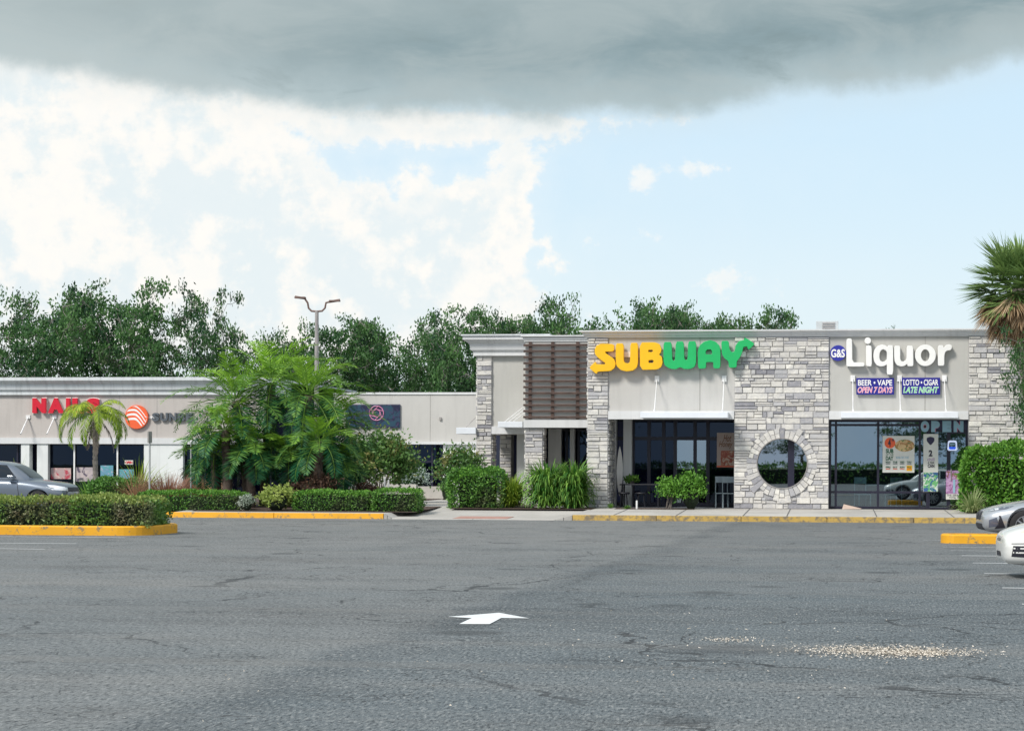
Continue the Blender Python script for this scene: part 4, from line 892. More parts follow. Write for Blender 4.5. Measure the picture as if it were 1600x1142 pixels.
# patio table, stools, board
yt = 68.9
tb = root('patio_table', 'black patio table in the shade of the stone pier', 'table', (X(1005, yt), yt, ZB))
zt_ = ZB + .74; m_ = MB(); m_.box(X(970, yt), X(1036, yt), yt - .4, yt + .4, zt_ - .04, zt_); m_.build('tabletop', M['black'], tb, bevel=.01)
for x in (X(974, yt), X(1030, yt)):
    for y in (yt - .33, yt + .33): MB().tube([(x, y, ZB), (x, y, zt_ - .04)], .025, 8).build('leg', M['black'], tb)
for lab, px in (('low black bench end stool left of the patio table', 975), ('black stool tucked under the middle of the patio table', 1002)):
    y = 68.35; r_ = root('stool', lab, 'stool', (X(px, y), y, ZB), 'stools at the patio table'); x = X(px, y)
    MB().lathe([(.17, .42), (.19, .44), (.19, .46), (.17, .48)], (x, y, ZB), 20).build('seat', M['black'], r_, True)
    for t in range(4): MB().tube([(x + .17 * math.cos(t * 1.57 + .8), y + .17 * math.sin(t * 1.57 + .8), ZB), (x + .11 * math.cos(t * 1.57 + .8), y + .11 * math.sin(t * 1.57 + .8), ZB + .42)], .015, 6).build('leg', M['black'], r_)
m_ = MB(); c = at(968.5, 722, YP - .55); hh = Z(968, 683, YP - .55) - Z(968, 762, YP - .55)
ou = [(c.x + .105 * math.sin(math.pi * t) ** .8 * sg, ZB + .12 + hh * (t if sg > 0 else t) * 1.0 + (.2)) for sg, rng in ((1, [i / 14 for i in range(15)]), (-1, [i / 14 for i in range(13, 0, -1)])) for t in rng]
m_.prism(ou, YP - .60, YP - .54); o = m_.build('surfboard', M['s_white'], None, bevel=.01); o.location.z += 0; tag(o, 'narrow white surfboard shaped board standing on end in the patio', 'board')
def chair(label, px, Y, mat, rz=0, grp='shop chairs behind the glass'):
    r_ = root('chair', label, 'chair', (X(px, Y), Y, ZB + .004), grp, rz); r_['local'] = 1
    MB().box(-.21, .21, -.2, .2, .43, .46).build('seat', mat, r_, bevel=.008); MB().box(-.2, .2, .17, .2, .78, .98).build('backrest', mat, r_, bevel=.008)
    for a_ in (-.19, .19):
        MB().tube([(a_, -.18, 0), (a_, -.17, .43)], .016, 6).build('leg', mat, r_); MB().tube([(a_, .2, 0), (a_, .185, .45), (a_, .185, .98)], .016, 6).build('leg', mat, r_)
    return r_
chair('pale chair seen through glass at left of liquor front', 1348, YL + .55, M['furn'], .4); chair('pale chair beyond the glass beneath the sandwich poster', 1396, YL + .55, M['furn'], -.5)
chair('pale chair left of the pair under the beige food poster', 1128, YP - .6, M['furn'], .1, 'chairs in the patio'); chair('pale chair right of the pair under the beige food poster, against the stone', 1139, YP - 1.0, M['furn'], .1, 'chairs in the patio')
tt = root('cafe_table', 'pale cafe table seen through the liquor shop glass between two chairs', 'table', (X(1372, YL + .8), YL + .8, ZB))
MB().lathe([(.33, .72), (.35, .735), (.35, .75), (.33, .76)], (X(1372, YL + .8), YL + .8, ZB), 24).build('tabletop', M['furn'], tt); MB().tube([(X(1372, YL + .8), YL + .8, ZB), (X(1372, YL + .8), YL + .8, ZB + .72)], .03, 8).build('leg', M['furn'], tt)
# cardboard scrap
m_ = MB(); a_ = gr(1316, 797, ZB); m_.add([(a_.x, YF - .15, ZB + .01), (a_.x + .55, YF - .25, ZB + .015), (a_.x + .6, YF + .0, ZB + .03), (a_.x + .05, YF + .05, ZB + .16), (a_.x, YF - .15, ZB + .02)], [(0, 1, 2, 3)])
tag(m_.build('cardboard_scrap', M['tangrass' if 0 else 's_warm']), 'flattened scrap of cardboard lying below the liquor shop glass', 'cardboard')
# court planters
def planter(label, px0, px1, pyt, Y, depth=1.2, mat='concrete'):
    a_, b_ = at(px0, pyt, Y), at(px1, pyt, Y); r_ = root('planter', label, 'planter', (a_.x, Y, ZB))
    m_ = MB(); x0, x1, z = a_.x, b_.x, a_.z
    for bx_ in ((x0, x1, Y, Y + .15), (x0, x1, Y + depth - .15, Y + depth), (x0, x0 + .15, Y + .15, Y + depth - .15), (x1 - .15, x1, Y + .15, Y + depth - .15)): m_.box(*bx_, ZB, z)
    m_.build('planter_wall', M[mat], r_); MB().box(x0 + .15, x1 - .15, Y + .15, Y + depth - .15, ZB, z - .08).build('soil', M['mulch'], r_)
planter('low concrete planter wall left of the court path, under the silver shrub', 590, 650, 756, 86)
planter('low concrete planter box right of the court path', 652, 706, 760, 83)
exec_later = []
# ------------------------------------------------------------------ foliage
def leaf_quads(Pt, D, Nn, L, Wd, var):
    """diamond leaves: base points, directions, width directions"""
    n = len(Pt); L = np.broadcast_to(L, n)[:, None]; Wd = np.broadcast_to(Wd, n)[:, None]
    V = np.empty((n, 4, 3)); V[:, 0] = Pt; V[:, 1] = Pt + D * L * .45 + Nn * Wd * .5; V[:, 2] = Pt + D * L; V[:, 3] = Pt + D * L * .45 - Nn * Wd * .5
    return V.reshape(-1, 3), np.arange(n * 4).reshape(n, 4), np.repeat(var, 4)
def unit(v): return v / np.maximum(np.linalg.norm(v, axis=1, keepdims=True), 1e-9)
def rand_leaves(Pt, rng, L, Wd, up=.2, outw=None):
    n = len(Pt); D = rng.normal(size=(n, 3)); D[:, 2] += up
    if outw is not None: D += outw * .9
    D = unit(D); N2 = unit(np.cross(D, rng.normal(size=(n, 3))))
    cl = rng.random(n)
    return leaf_quads(Pt, D, N2, L * rng.uniform(.7, 1.3, n), Wd * rng.uniform(.7, 1.3, n), np.clip(cl * .7 + .3 * rng.random(n), 0, 1))
def tree_mesh(seed, h=11.0, spread=5.5, nc=74, per=140, leaf=.25, cr=.74, low=.30):
    rr = random.Random(seed); rng = np.random.default_rng(seed); mb = MB(); C = []; tries = 0
    lobes = [(rr.uniform(-.55, .55), rr.uniform(-.5, .5), rr.uniform(.55, .82), rr.uniform(.34, .5)) for _ in range(7)] + [(0, 0, .6, .5)]
    while len(C) < nc and tries < 20000:
        tries += 1; lo = rr.choice(lobes); v = Vector((rr.gauss(0, 1), rr.gauss(0, 1), rr.gauss(0, 1))).normalized() * (rr.random() ** .4)
        p = Vector(((lo[0] + v.x * lo[3]) * spread * 1.1, (lo[1] + v.y * lo[3]) * spread * .9, (lo[2] + v.z * lo[3] * .5) * h))
        if p.z < low * h or p.z > h * .98: continue
        if all((p - q).length > .95 for q in C): C.append(p)
    nodes = [(Vector((0, 0, h * t)), .34 - .2 * t) for t in (0.0, .1, .2, .28)]
    nodes = [(Vector((rr.gauss(0, .1) * i, rr.gauss(0, .1) * i, n[0].z)), n[1]) for i, n in enumerate(nodes)]
    mb.tube([n[0] for n in nodes], [n[1] for n in nodes], 8, cap=False); nodes = [(nodes[-1][0], .30)]
    C.sort(key=lambda p: (p - nodes[0][0]).length)
    for p in C:
        base, r0 = min(nodes, key=lambda n: (p - n[0]).length + .35 * max(0, n[0].z - p.z)); L = (p - base).length; r1 = max(.022, min(r0 * .8, .19) * .75)
        d = p - base; pts = [base]; k = max(3, int(L / .6))
        for i in range(1, k + 1):
            t = i / k; q = base + d * t + Vector((rr.gauss(0, .09), rr.gauss(0, .09), rr.gauss(0, .06) + .22 * L * .35 * math.sin(math.pi * t))) * (1 if i < k else 0); pts.append(q)
        mb.tube(pts, [r0 * .85 * (1 - i / k) + r1 * .7 * i / k if L > 1 else r1 for i in range(k + 1)], 5, cap=False)
        for i in range(1, k + 1): nodes.append((pts[i], max(.025, r0 * .8 * (1 - i / k) + r1 * i / k) * .9))
    P0 = []; cid = []
    for ci, p in enumerate(C):
        m = rr.choice((3, 4, 5)); c_ = rng.random()
        for _ in range(m):
            o_ = np.array(p) + rng.normal(size=3) * np.array([cr * .62, cr * .62, cr * .38]); q = int(per / 4 * rr.uniform(.5, 1.25)); P0.append(o_ + rng.normal(size=(q, 3)) * np.array([cr * .42, cr * .42, cr * .24])); cid += [min(1, max(0, c_ + rng.normal(0, .12)))] * q
            mb.tube([p, Vector(o_)], [.025, .008], 4, cap=False)
    Pt = np.concatenate(P0); V, Fq, var = rand_leaves(Pt, rng, leaf, leaf * .6); cid = np.array(cid)
    var = np.repeat(np.clip(.65 * cid + .35 * var[::4], 0, 1), 4)
    tm = _mk('trunk', mb.v, mb.f, M['oak_bark'], None, True, origin=False); cm = _mk('crown', V, Fq, M['oak'], None, False, var, origin=False)
    d1, d2 = tm.data, cm.data; bpy.data.objects.remove(tm); bpy.data.objects.remove(cm); return d1, d2
TM = [tree_mesh(11), tree_mesh(23, nc=62), tree_mesh(37, nc=84), tree_mesh(52, nc=50, per=110, cr=.64), tree_mesh(64, nc=58, low=.1, per=120)]
def tree(label, px, pyt, Y, wpx, v, rz=0, grp='oak trees behind the shops', z0=0.0):
    p = at(px, pyt, Y); hh = p.z - z0; sx = wpx / 2 * Y / F / 5.5
    r_ = root('oak_tree', label, 'tree', (p.x, Y, z0), grp, rz); r_.scale = (sx, sx, hh / 11.0); r_['local'] = 1
    for nm, d in zip(('trunk', 'crown'), TM[v % len(TM)]):
        o = bpy.data.objects.new(nm, d); COL.objects.link(o); o.parent = r_
for i, (lb, px, pyt, Y, wd, v) in enumerate((
    ('oak cut by the left edge of the photo, top sloping down', -25, 448, 124, 170, 0), ('broad oak behind the red letter sign, second from left', 75, 441, 120, 190, 1),
    ('tallest dense oak on the left, right of the red letter sign', 165, 434, 126, 180, 2), ('full oak above the round logo disc', 235, 436, 119, 170, 0),
    ('airy oak sloping off at the right end of the left group', 318, 446, 123, 130, 3), ('low oak peeping over the date palm top', 405, 504, 130, 110, 1),
    ('open oak left of the twin light pole', 450, 490, 128, 110, 1), ('leafy oak just right of the twin light pole', 540, 480, 122, 150, 2),
    ('sparse oak over the dark panel sign', 612, 492, 131, 130, 1), ('thin topped oak between panel sign and tower', 672, 486, 124, 120, 0),
    ('oak directly left of the tower cornice', 735, 478, 118, 130, 0), ('oak behind the tower roof', 795, 470, 121, 120, 2), ('oak above the brown slat screen', 866, 462, 127, 120, 0),
    ('highest oak over the yellow sign letters', 962, 455, 120, 150, 1), ('oak over the green sign letters, left one', 1030, 456, 125, 110, 2), ('rounded oak over the right half of the green letters', 1090, 466, 121, 95, 2),
    ('oak behind the arrow end of the green letters', 1155, 472, 127, 115, 2), ('small topped oak left of the rooftop unit', 1228, 480, 130, 110, 0), ('faint tree tip showing above the tall white letters', 1405, 506, 135, 50, 3))):
    tree(lb, px, pyt, Y, wd * (1.12 if px < 380 else 1.3), v, rz=i * 1.9)
for i, px in enumerate((-30, 60, 150, 250, 340, 430, 520, 600, 680, 750)):            # undergrowth line of lower oaks that closes the gaps
    tree(['low dark oak closing the gap behind the salon roof, by the left edge', 'low dark oak behind the salon cornice and red letters', 'low dark oak behind the salon cornice, by the queen palm', 'low dark oak behind the salon cornice, above the disc logo',
          'low dark oak behind the date palm, left side', 'low dark oak behind the date palm top', 'low dark oak behind the date palm, right side', 'low dark oak above the dark panel sign', 'low dark oak above the cream fascia of the rear shop', 'low dark oak tucked beside the stone tower'][i], px, (556 if px < 380 else 568), 134 + (i % 3) * 3, 170, 4, i * 2.3, 'lower oaks behind the shops')
# --- palms
def frond_arrays(rng, base, az, el, L, droop, nl, ll, lw, vbase, vdroop=.35, twist=0.0):
    """one pinnate frond: points along a drooping rachis, leaflets both sides"""
    t = np.linspace(0, 1, 14); h = np.array([math.cos(az), math.sin(az), 0.0])
    ang = el - droop * t ** 1.3; dx_ = np.cumsum(np.cos(ang)) * L / 14; dz_ = np.cumsum(np.sin(ang)) * L / 14
    pts = base + h * dx_[:, None] + np.array([0, 0, 1.0]) * dz_[:, None]
    ti = np.linspace(.10, 1, nl); P_ = np.stack([np.interp(ti, t, pts[:, i]) for i in range(3)], 1)
    A_ = np.interp(ti, t, ang); T_ = np.stack([h[0] * np.cos(A_), h[1] * np.cos(A_), np.sin(A_)], 1)
    side = np.array([-h[1], h[0], 0.0]); out_ = []
    lens = ll * np.sin(np.clip(ti * 1.02, 0, 1) * math.pi * .86 + .32) ** .7
    for sg in (-1, 1):
        D = T_ * .75 + side * sg * 1.0 + np.array([0, 0, -vdroop]) + rng.normal(size=(nl, 3)) * .12
        D = unit(D); Nn = unit(np.cross(D, np.cross(T_, side * sg) + rng.normal(size=(nl, 3)) * .2))
        out_.append((P_ + rng.normal(size=(nl, 3)) * .005, D, Nn, lens * rng.uniform(.8, 1.1, nl), np.full(nl, lw), np.clip(vbase + rng.normal(0, .12, nl), 0, 1)))
    return pts, out_
def palm(name, label, base, hgt, nf, L, mat, seed, droop=1.3, ll=.42, lw=.035, nl=46, el_rng=(-.5, 1.35), trunk_r=.14, bark='palm_bark', dead=0, lean=(0, 0), grp=None, vd=.35, dead_mat='dead', cat='palm tree', per_part=True):
    rng = np.random.default_rng(seed); rr = random.Random(seed)
    r_ = root(name, label, cat, tuple(base), grp); base = Vector(base); top = base + Vector((lean[0], lean[1], hgt))
    mid = base.lerp(top, .5) + Vector((-lean[0] * .15, 0, 0)); m_ = MB()
    pts = [base.lerp(mid, i / 8) for i in range(8)] + [mid.lerp(top, i / 8) for i in range(9)]
    m_.tube(pts, [trunk_r * (1.15 - .3 * i / 16) * (1 + .06 * (i % 2)) for i in range(17)], 12)
    for k in range(int(hgt * 26)) if hgt > .3 else []:
        t = rr.random(); q = base.lerp(top, t); a_ = rr.uniform(0, 6.28); d = Vector((math.cos(a_), math.sin(a_), 0))
        m_.tube([q + d * trunk_r * .8, q + d * trunk_r * 1.18 + Vector((0, 0, .09))], [.03, .008], 4)
    m_.build('trunk', M[bark], r_, True)
    allq = {mat: [], dead_mat: []}; rach = MB()
    for i in range(nf):
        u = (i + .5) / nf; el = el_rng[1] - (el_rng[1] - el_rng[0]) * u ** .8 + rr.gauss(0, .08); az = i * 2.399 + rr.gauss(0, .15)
        LL = L * rr.uniform(.85, 1.08) * (.8 + .2 * min(1, u * 3)); vb = 1.05 - 1.15 * u ** .62 if mat == 'date' else .82 - .72 * u  # upper fronds brighter: young leaf colour, also to look more lit
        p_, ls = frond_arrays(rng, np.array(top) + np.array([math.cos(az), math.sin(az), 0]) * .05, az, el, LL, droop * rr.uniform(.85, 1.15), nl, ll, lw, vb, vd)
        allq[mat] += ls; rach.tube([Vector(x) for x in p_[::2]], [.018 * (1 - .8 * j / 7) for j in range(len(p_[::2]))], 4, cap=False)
    for i in range(dead):
        az = i * 2.1 + rr.random(); p_, ls = frond_arrays(rng, np.array(top), az, -.7 + rr.gauss(0, .15), L * rr.uniform(.6, .95), .8, nl, ll * .8, lw * .8, .5, .9)
        allq[dead_mat] += ls
    for mt, ls in allq.items():
        if not ls: continue
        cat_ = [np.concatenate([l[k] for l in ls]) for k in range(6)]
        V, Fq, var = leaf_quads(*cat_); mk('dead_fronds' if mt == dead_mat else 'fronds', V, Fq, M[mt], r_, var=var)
    rach.build('frond_stems', M['sabal'] if mat != 'date' else M['date'], r_)
    return r_
def pb(px, Y): p = at(px, 724, Y); return (p.x, Y, zp(Y) if Y < YF else ZB)
DG = 'date palms clumped in the planting bed'
for k, (lb, px, pyc, Y, ln, nf, L, sd_) in enumerate((
    ('tallest feathery date palm in the middle of the clump', 425, 598, 66.8, .25, 32, 2.6, 5), ('feathery date palm at the left side of the clump, fronds over the grey letters', 368, 628, 66.2, -.45, 32, 2.5, 6),
    ('feathery date palm right of the middle of the clump', 482, 618, 66.4, .35, 30, 2.3, 7), ('low feathery date palm at the right side of the clump with a yellow frond', 520, 660, 67.2, .3, 28, 1.8, 8),
    ('short feathery date palm in front of the clump, near the hedge gap', 392, 700, 65.6, .0, 26, 1.4, 9), ('low feathery date palm at the left foot of the clump above the hedge', 335, 708, 66.6, -.1, 24, 1.45, 12), ('low feathery date palm at the right foot of the clump beside the dark red shrub', 528, 722, 66.6, .1, 20, 1.15, 14),
    ('low feathery date palm in front at the left of the clump beside the thin post', 352, 672, 65.4, -.1, 22, 1.6, 15), ('feathery date palm in front at the right of the clump above the low hedge', 500, 690, 65.4, .1, 22, 1.5, 16),
    ('short feathery date palm low in the clump centre beside the rough trunk', 452, 708, 66.0, .1, 24, 1.25, 10))):
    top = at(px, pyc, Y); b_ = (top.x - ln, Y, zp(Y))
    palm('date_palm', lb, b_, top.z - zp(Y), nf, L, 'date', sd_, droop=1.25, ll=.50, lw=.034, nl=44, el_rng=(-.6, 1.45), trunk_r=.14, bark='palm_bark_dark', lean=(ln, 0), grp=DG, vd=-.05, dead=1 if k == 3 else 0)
tp = at(148, 648, 84)
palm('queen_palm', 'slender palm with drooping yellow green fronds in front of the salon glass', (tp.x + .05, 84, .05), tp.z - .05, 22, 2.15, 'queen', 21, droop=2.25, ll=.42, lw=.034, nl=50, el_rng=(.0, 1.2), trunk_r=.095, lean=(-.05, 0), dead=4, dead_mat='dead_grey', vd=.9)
# sabal palm: fan leaves
def sabal(label, px, pyc, Y, r_leaf, seed):
    rr = random.Random(seed); rng = np.random.default_rng(seed); top = at(px, pyc, Y); r_ = root('cabbage_palm', label, 'palm tree', (top.x, Y, zp(Y)))
    m_ = MB(); n = 20; m_.tube([(top.x + .95 * (1 - i / n) ** 1.2 + .03 * math.sin(i), Y, zp(Y) + (top.z - zp(Y)) * i / n) for i in range(n + 1)], [.24 + .02 * (i % 2) for i in range(n + 1)], 12); m_.build('trunk', M['palm_bark'], r_, True)
    sets = {'fronds': [[], [], [], [], [], []], 'dead_fronds': [[], [], [], [], [], []]}; st_ = MB()
    for i in range(140):
        u = i / 140; dead = u > .42; el = 1.35 - 1.95 * u / .42 + rr.gauss(0, .12) if not dead else -.25 - 1.25 * (u - .42) / .58 + rr.gauss(0, .1); az = i * 2.399 + rr.gauss(0, .2)
        h = np.array([math.cos(az), math.sin(az), 0]); d = h * math.cos(el) + np.array([0, 0, math.sin(el)])
        st = r_leaf * rr.uniform(.35, .65) * (1 if not dead else .85); c = np.array(top) + d * st
        st_.tube([tuple(top), tuple(c)], [.02, .012], 4, cap=False)
        side = np.cross(d, [0, 0, 1.0]); side /= np.linalg.norm(side) + 1e-9; upv = np.cross(side, d); k = 40
        a_ = np.linspace(-1.75, 1.75, k) if not dead else np.linspace(-.95, .95, k)
        D = np.cos(a_)[:, None] * d + np.sin(a_)[:, None] * side + upv * (.35 * np.abs(np.sin(a_)))[:, None] + np.array([0, 0, -.25 if not dead else -.85]) + rng.normal(size=(k, 3)) * .06
        D = unit(D); Nn = unit(np.cross(D, upv + rng.normal(size=(k, 3)) * .3)); key = 'dead_fronds' if dead else 'fronds'
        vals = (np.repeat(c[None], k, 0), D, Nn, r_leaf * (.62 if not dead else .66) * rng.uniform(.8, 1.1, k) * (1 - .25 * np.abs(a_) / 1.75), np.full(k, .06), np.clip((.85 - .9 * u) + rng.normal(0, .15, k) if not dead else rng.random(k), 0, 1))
        for j in range(6): sets[key][j].append(vals[j])
        # drooping thread ends
    for key, s_ in sets.items():
        V, Fq, var = leaf_quads(*[np.concatenate(x) for x in s_]); mk(key, V, Fq, M['sabal'] if key == 'fronds' else M['dead'], r_, var=var)
    st_.build('frond_stems', M['sabal'], r_)
sabal('fan leaved palm with a brown dead skirt at the right edge', 1592, 452, 64.3, 1.62, 44)
# --- hedges and shrubs
def hedge_geo(x0, x1, y0, y1, z0, z1, dens, leaf, seed, mat, name, label, cat='hedge', top_mat=None, lump=.06, grp=None, rnd=.10):
    rng = np.random.default_rng(seed); r_ = root(name, label, cat, ((x0 + x1) / 2, (y0 + y1) / 2, z0), grp)
    i_ = leaf * .9 + rnd * .8; MB().box(x0 + i_, x1 - i_, y0 + i_, y1 - i_, z0, z1 - i_).build('core_or_stems', M['core'], r_)  # solid box coloured near black for the shade inside the hedge
    Lx, Ly, Lz = x1 - x0, y1 - y0, z1 - z0; ph = rng.random(6) * 6
    def lumpf(a_, b_): return lump * (np.sin(a_ * 2.3 + ph[0]) + .7 * np.sin(a_ * 5.1 + b_ * 3 + ph[1]) + .5 * np.sin(a_ * 9.7 + b_ * 7 + ph[2])) + rng.normal(0, leaf * .35, len(a_))
    body, tops = [], []
    for fc, ar in (('f', Lx * Lz), ('b', Lx * Lz), ('l', Ly * Lz), ('r', Ly * Lz), ('t', Lx * Ly)):
        n = int(ar * dens * (.4 if fc == 'b' else 1)); u, v = rng.random(n), rng.random(n); z = z0 + v * Lz; q = .08 * (1 - np.sin(np.clip(v, 0, 1) * math.pi) ** .3) + rnd * np.clip((v - .7) / .3, 0, 1) ** 2.2
        if fc in 'fb':
            a_ = x0 + u * Lx; d = lumpf(a_, z); e = d - q; P_ = np.stack([a_, (y0 - e) if fc == 'f' else (y1 + e), z], 1); o_ = np.array([0, -1 if fc == 'f' else 1, 0])
        elif fc in 'lr':
            a_ = y0 + u * Ly; d = lumpf(a_, z); e = d - q; P_ = np.stack([(x0 - e) if fc == 'l' else (x1 + e), a_, z], 1); o_ = np.array([-1 if fc == 'l' else 1, 0, 0])
        else:
            a_ = x0 + u * Lx; b_ = y0 + v * Ly; d = lumpf(a_, b_); P_ = np.stack([a_, b_, z1 + d - rnd * .9 * (np.clip(1 - np.minimum(u, 1 - u) * Lx / (2.2 * rnd + .01), 0, 1) ** 2 + np.clip(1 - np.minimum(v, 1 - v) * Ly / (2.2 * rnd + .01), 0, 1) ** 2)], 1); o_ = np.array([0, 0, 1])
        (tops if fc == 't' else body).append((P_, np.repeat(o_[None].astype(float), n, 0)))
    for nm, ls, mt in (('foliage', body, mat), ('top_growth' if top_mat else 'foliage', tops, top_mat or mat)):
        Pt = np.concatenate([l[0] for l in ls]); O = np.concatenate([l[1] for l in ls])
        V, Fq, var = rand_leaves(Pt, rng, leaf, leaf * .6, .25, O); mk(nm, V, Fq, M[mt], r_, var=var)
    return r_
def shrub(label, px, pyt, pyb, wpx, Y, mat, leaf=.09, n=2600, name='shrub', cat='shrub', seed=1, z=None, depth=None, clump=.28, core=True, core_or_stems=True, rz=.75):
    zb = (zp(Y) if Y < YF else ZB) if z is None else z; c = at(px, pyt, Y); hh = c.z - zb; w2 = wpx / 2 * Y / F; d2 = depth or w2 * .9; rng = np.random.default_rng(seed)
    r_ = root(name, label, cat, (c.x, Y, zb)); k = max(14, n // 55)
    U = unit(rng.normal(size=(k, 3))); U[:, 2] = np.abs(U[:, 2]) * 1.1 - .35; rad = rng.uniform(.62, 1.0, k)[:, None]
    C = U * rad * np.array([w2, d2, hh * .5]) * .88 + np.array([c.x, Y, zb + hh * .5])
    per = n // k; sp = clump * min(w2, hh * .5)
    Pt = (C[:, None] + rng.normal(size=(k, per, 3)) * sp * np.array([1, 1, .8])).reshape(-1, 3); Pt[:, 2] = np.maximum(Pt[:, 2], zb + .03)
    Pt[:, 2] = np.minimum(Pt[:, 2], zb + hh + .04); cvv = np.repeat(rng.random(k), per)
    V, Fq, var = rand_leaves(Pt, rng, leaf, leaf * .55, .45); var = np.repeat(np.clip(.5 * cvv + .5 * var[::4], 0, 1), 4); mk('foliage', V, Fq, M[mat], r_, var=var)
    m_ = MB(); rr = random.Random(seed)
    for i in range(7):
        q = C[rr.randrange(k)]; m_.tube([(c.x + rr.gauss(0, .05), Y, zb), ((c.x + q[0]) / 2, (Y + q[1]) / 2, zb + hh * .3), tuple(q)], [.03, .02, .008], 5)
    m_.build('core_or_stems', M['bark'], r_)
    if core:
        s_ = MB(); s_.lathe([(.25, 0), (.62, .2), (.72, .5), (.55, .75), (.2, .88)], (0, 0, 0), 12); s_.v = [(c.x + v[0] * w2 * .85, Y + v[1] * d2 * .85, zb + v[2] * hh * .85) for v in s_.v]; s_.build('dark_core', M['core'], r_)  # solid dark filling, its colour standing for shade within the shrub
    return r_
def blades(label, px, pyt, wpx, Y, mat, n=420, lw=.035, name='grass_clump', cat='plant', seed=1, z=None, spread=1.0, droop=1.1, base=.25, tier=0.0):
    zb = (zp(Y) if Y < YF else ZB) if z is None else z; c = at(px, pyt, Y); hh = c.z - zb; w2 = wpx / 2 * Y / F; rng = np.random.default_rng(seed)
    V, Fq, var = [], [], []
    m = 5
    az = rng.random(n) * 6.283; r0 = np.sqrt(rng.random(n)) * w2 * base; u = rng.random(n); L = hh * rng.uniform(.65, 1.12, n) * (1 - tier * .55); z0_ = zb + rng.random(n) * tier * hh * .62; tilt = (u ** .8) * spread
    lean_ = np.minimum(1.35, tilt)
    for j in range(m):
        t = j / (m - 1.0); ang = lean_ + droop * t * t * (.3 + u); 
        if j == 0: pos = np.stack([c.x + r0 * np.cos(az), Y + r0 * np.sin(az), z0_], 1)
        else: pos = pos + np.stack([np.sin(ang) * np.cos(az), np.sin(ang) * np.sin(az), np.cos(ang)], 1) * (L / (m - 1))[:, None]
        wd = lw * (1 - t) ** .6 * (.6 if j == 0 else 1) / 2 + .002; sd_ = np.stack([-np.sin(az + .5), np.cos(az + .5), np.zeros(n)], 1) * wd
        V.append(np.stack([pos - sd_, pos + sd_], 1))
    V = np.stack(V, 1)                                   # n, m, 2, 3
    V[..., 2] = np.maximum(V[..., 2], zb + .01)
    idx = np.arange(n * m * 2).reshape(n, m, 2); Fq = np.stack([idx[:, :-1, 0], idx[:, :-1, 1], idx[:, 1:, 1], idx[:, 1:, 0]], -1).reshape(-1, 4)
    vr = np.repeat(rng.random(n), m * 2); o = mk(name, V.reshape(-1, 3), Fq, M[mat], None, var=vr); return tag(o, label, cat)
# hedge on the left island
yi0 = ya + .35
def hx(px, Y): return X(px, Y, 790)
zi = .165
for k, (a_, b_, py, mt, lb, tm_) in enumerate(((-95, 112, 781, 'hedge_mix', 'clipped reddish green hedge on the left yellow island, half cut by the photo edge', 'hedge_top'), (113, 230, 779, 'hedge_mix', 'clipped green hedge at the rounded end of the left yellow island', 'hedge_top'))):
    hedge_geo(hx(a_, yi0), hx(b_, yi0), yi0, yi0 + 1.7, zi, Z(100, py, yi0), 900, .075, 60 + k, mt, 'hedge', lb, top_mat=tm_, lump=.022, grp='hedges on the left island')
Yh = YK + 1.5
hedge_geo(hx(215, Yh), hx(378, Yh), Yh, Yh + 1.0, zp(Yh), Z(300, 769, Yh), 900, .065, 71, 'hedge', 'hedge', 'low clipped green hedge left of the date palms', lump=.02, top_mat='bright')
hedge_geo(hx(458, Yh), hx(580, Yh), Yh, Yh + 1.0, zp(Yh), Z(500, 769, Yh), 900, .065, 72, 'hedge', 'hedge', 'low clipped green hedge right of the lime shrub', lump=.02, top_mat='bright')
hedge_geo(hx(582, Yh - .1), hx(651, Yh - .1), Yh - .1, Yh + 1.1, zp(Yh), Z(600, 765, Yh), 900, .065, 73, 'hedge', 'hedge', 'low clipped green hedge end nearest the concrete walk', lump=.025, top_mat='bright')
hedge_geo(hx(703, 66.5), hx(783, 66.5), 66.4, 67.6, zp(66.5), Z(740, 732, 66.5), 850, .085, 74, 'hedge', 'hedge', 'rounded dark green box hedge left of the stone bay pier', lump=.06, top_mat='bright', rnd=.24)
hedge_geo(hx(1508, 66.1), hx(1680, 66.1), 66.0, 67.3, zp(66), Z(1555, 697, 66.1), 700, .12, 75, 'bright', 'hedge', 'tall bright green hedge against the right stone wall', lump=.08, top_mat='bright', rnd=.34)
hedge_geo(hx(136, 76), hx(214, 76), 76, 77.2, .05, Z(170, 752, 76), 600, .10, 76, 'hedge', 'hedge', 'dark leafy hedge behind the suv nose under the queen palm', lump=.06)
# shrubs
shrub('lime yellow shrub in the hedge gap below the palms', 432, 756, 796, 58, 63.5, 'lime', .11, 1500, seed=81)
shrub('pale flowering low plant beside the lime shrub', 386, 771, 796, 26, 63.3, 'pale_flower', .06, 700, seed=82)
shrub('dark reddish shrub between palms and low hedge', 490, 737, 775, 78, 65.0, 'dark_red', .10, 2200, seed=83); shrub('small dark purple shrub near the white stakes', 572, 752, 776, 46, 66.5, 'dark_red', .10, 1100, seed=84)
shrub('large rounded shrub tree below the dark panel sign', 592, 662, 775, 112, 74, 'bush', .14, 6500, seed=85, clump=.24, core=False); shrub('second mid green shrub behind the palms, left of the panel sign', 548, 690, 775, 80, 75.5, 'bush', .13, 2600, seed=86, core=False)
shrub('round silver grey shrub over the court planter', 650, 730, 760, 40, 86.6, 'silver', .10, 1500, seed=87, z=.55)
shrub('crape like yellow green shrub in front of the stone tower', 722, 688, 755, 84, 72.0, 'bush', .12, 3200, seed=88, clump=.22, core=False); shrub('small green shrub beside the silver shrub in the planter', 622, 742, 760, 26, 87, 'bush', .09, 600, seed=89, z=.5)
shrub('low dark shrub at the end of the box hedge by the court', 697, 742, 765, 22, 80, 'hedge', .09, 600, seed=90)
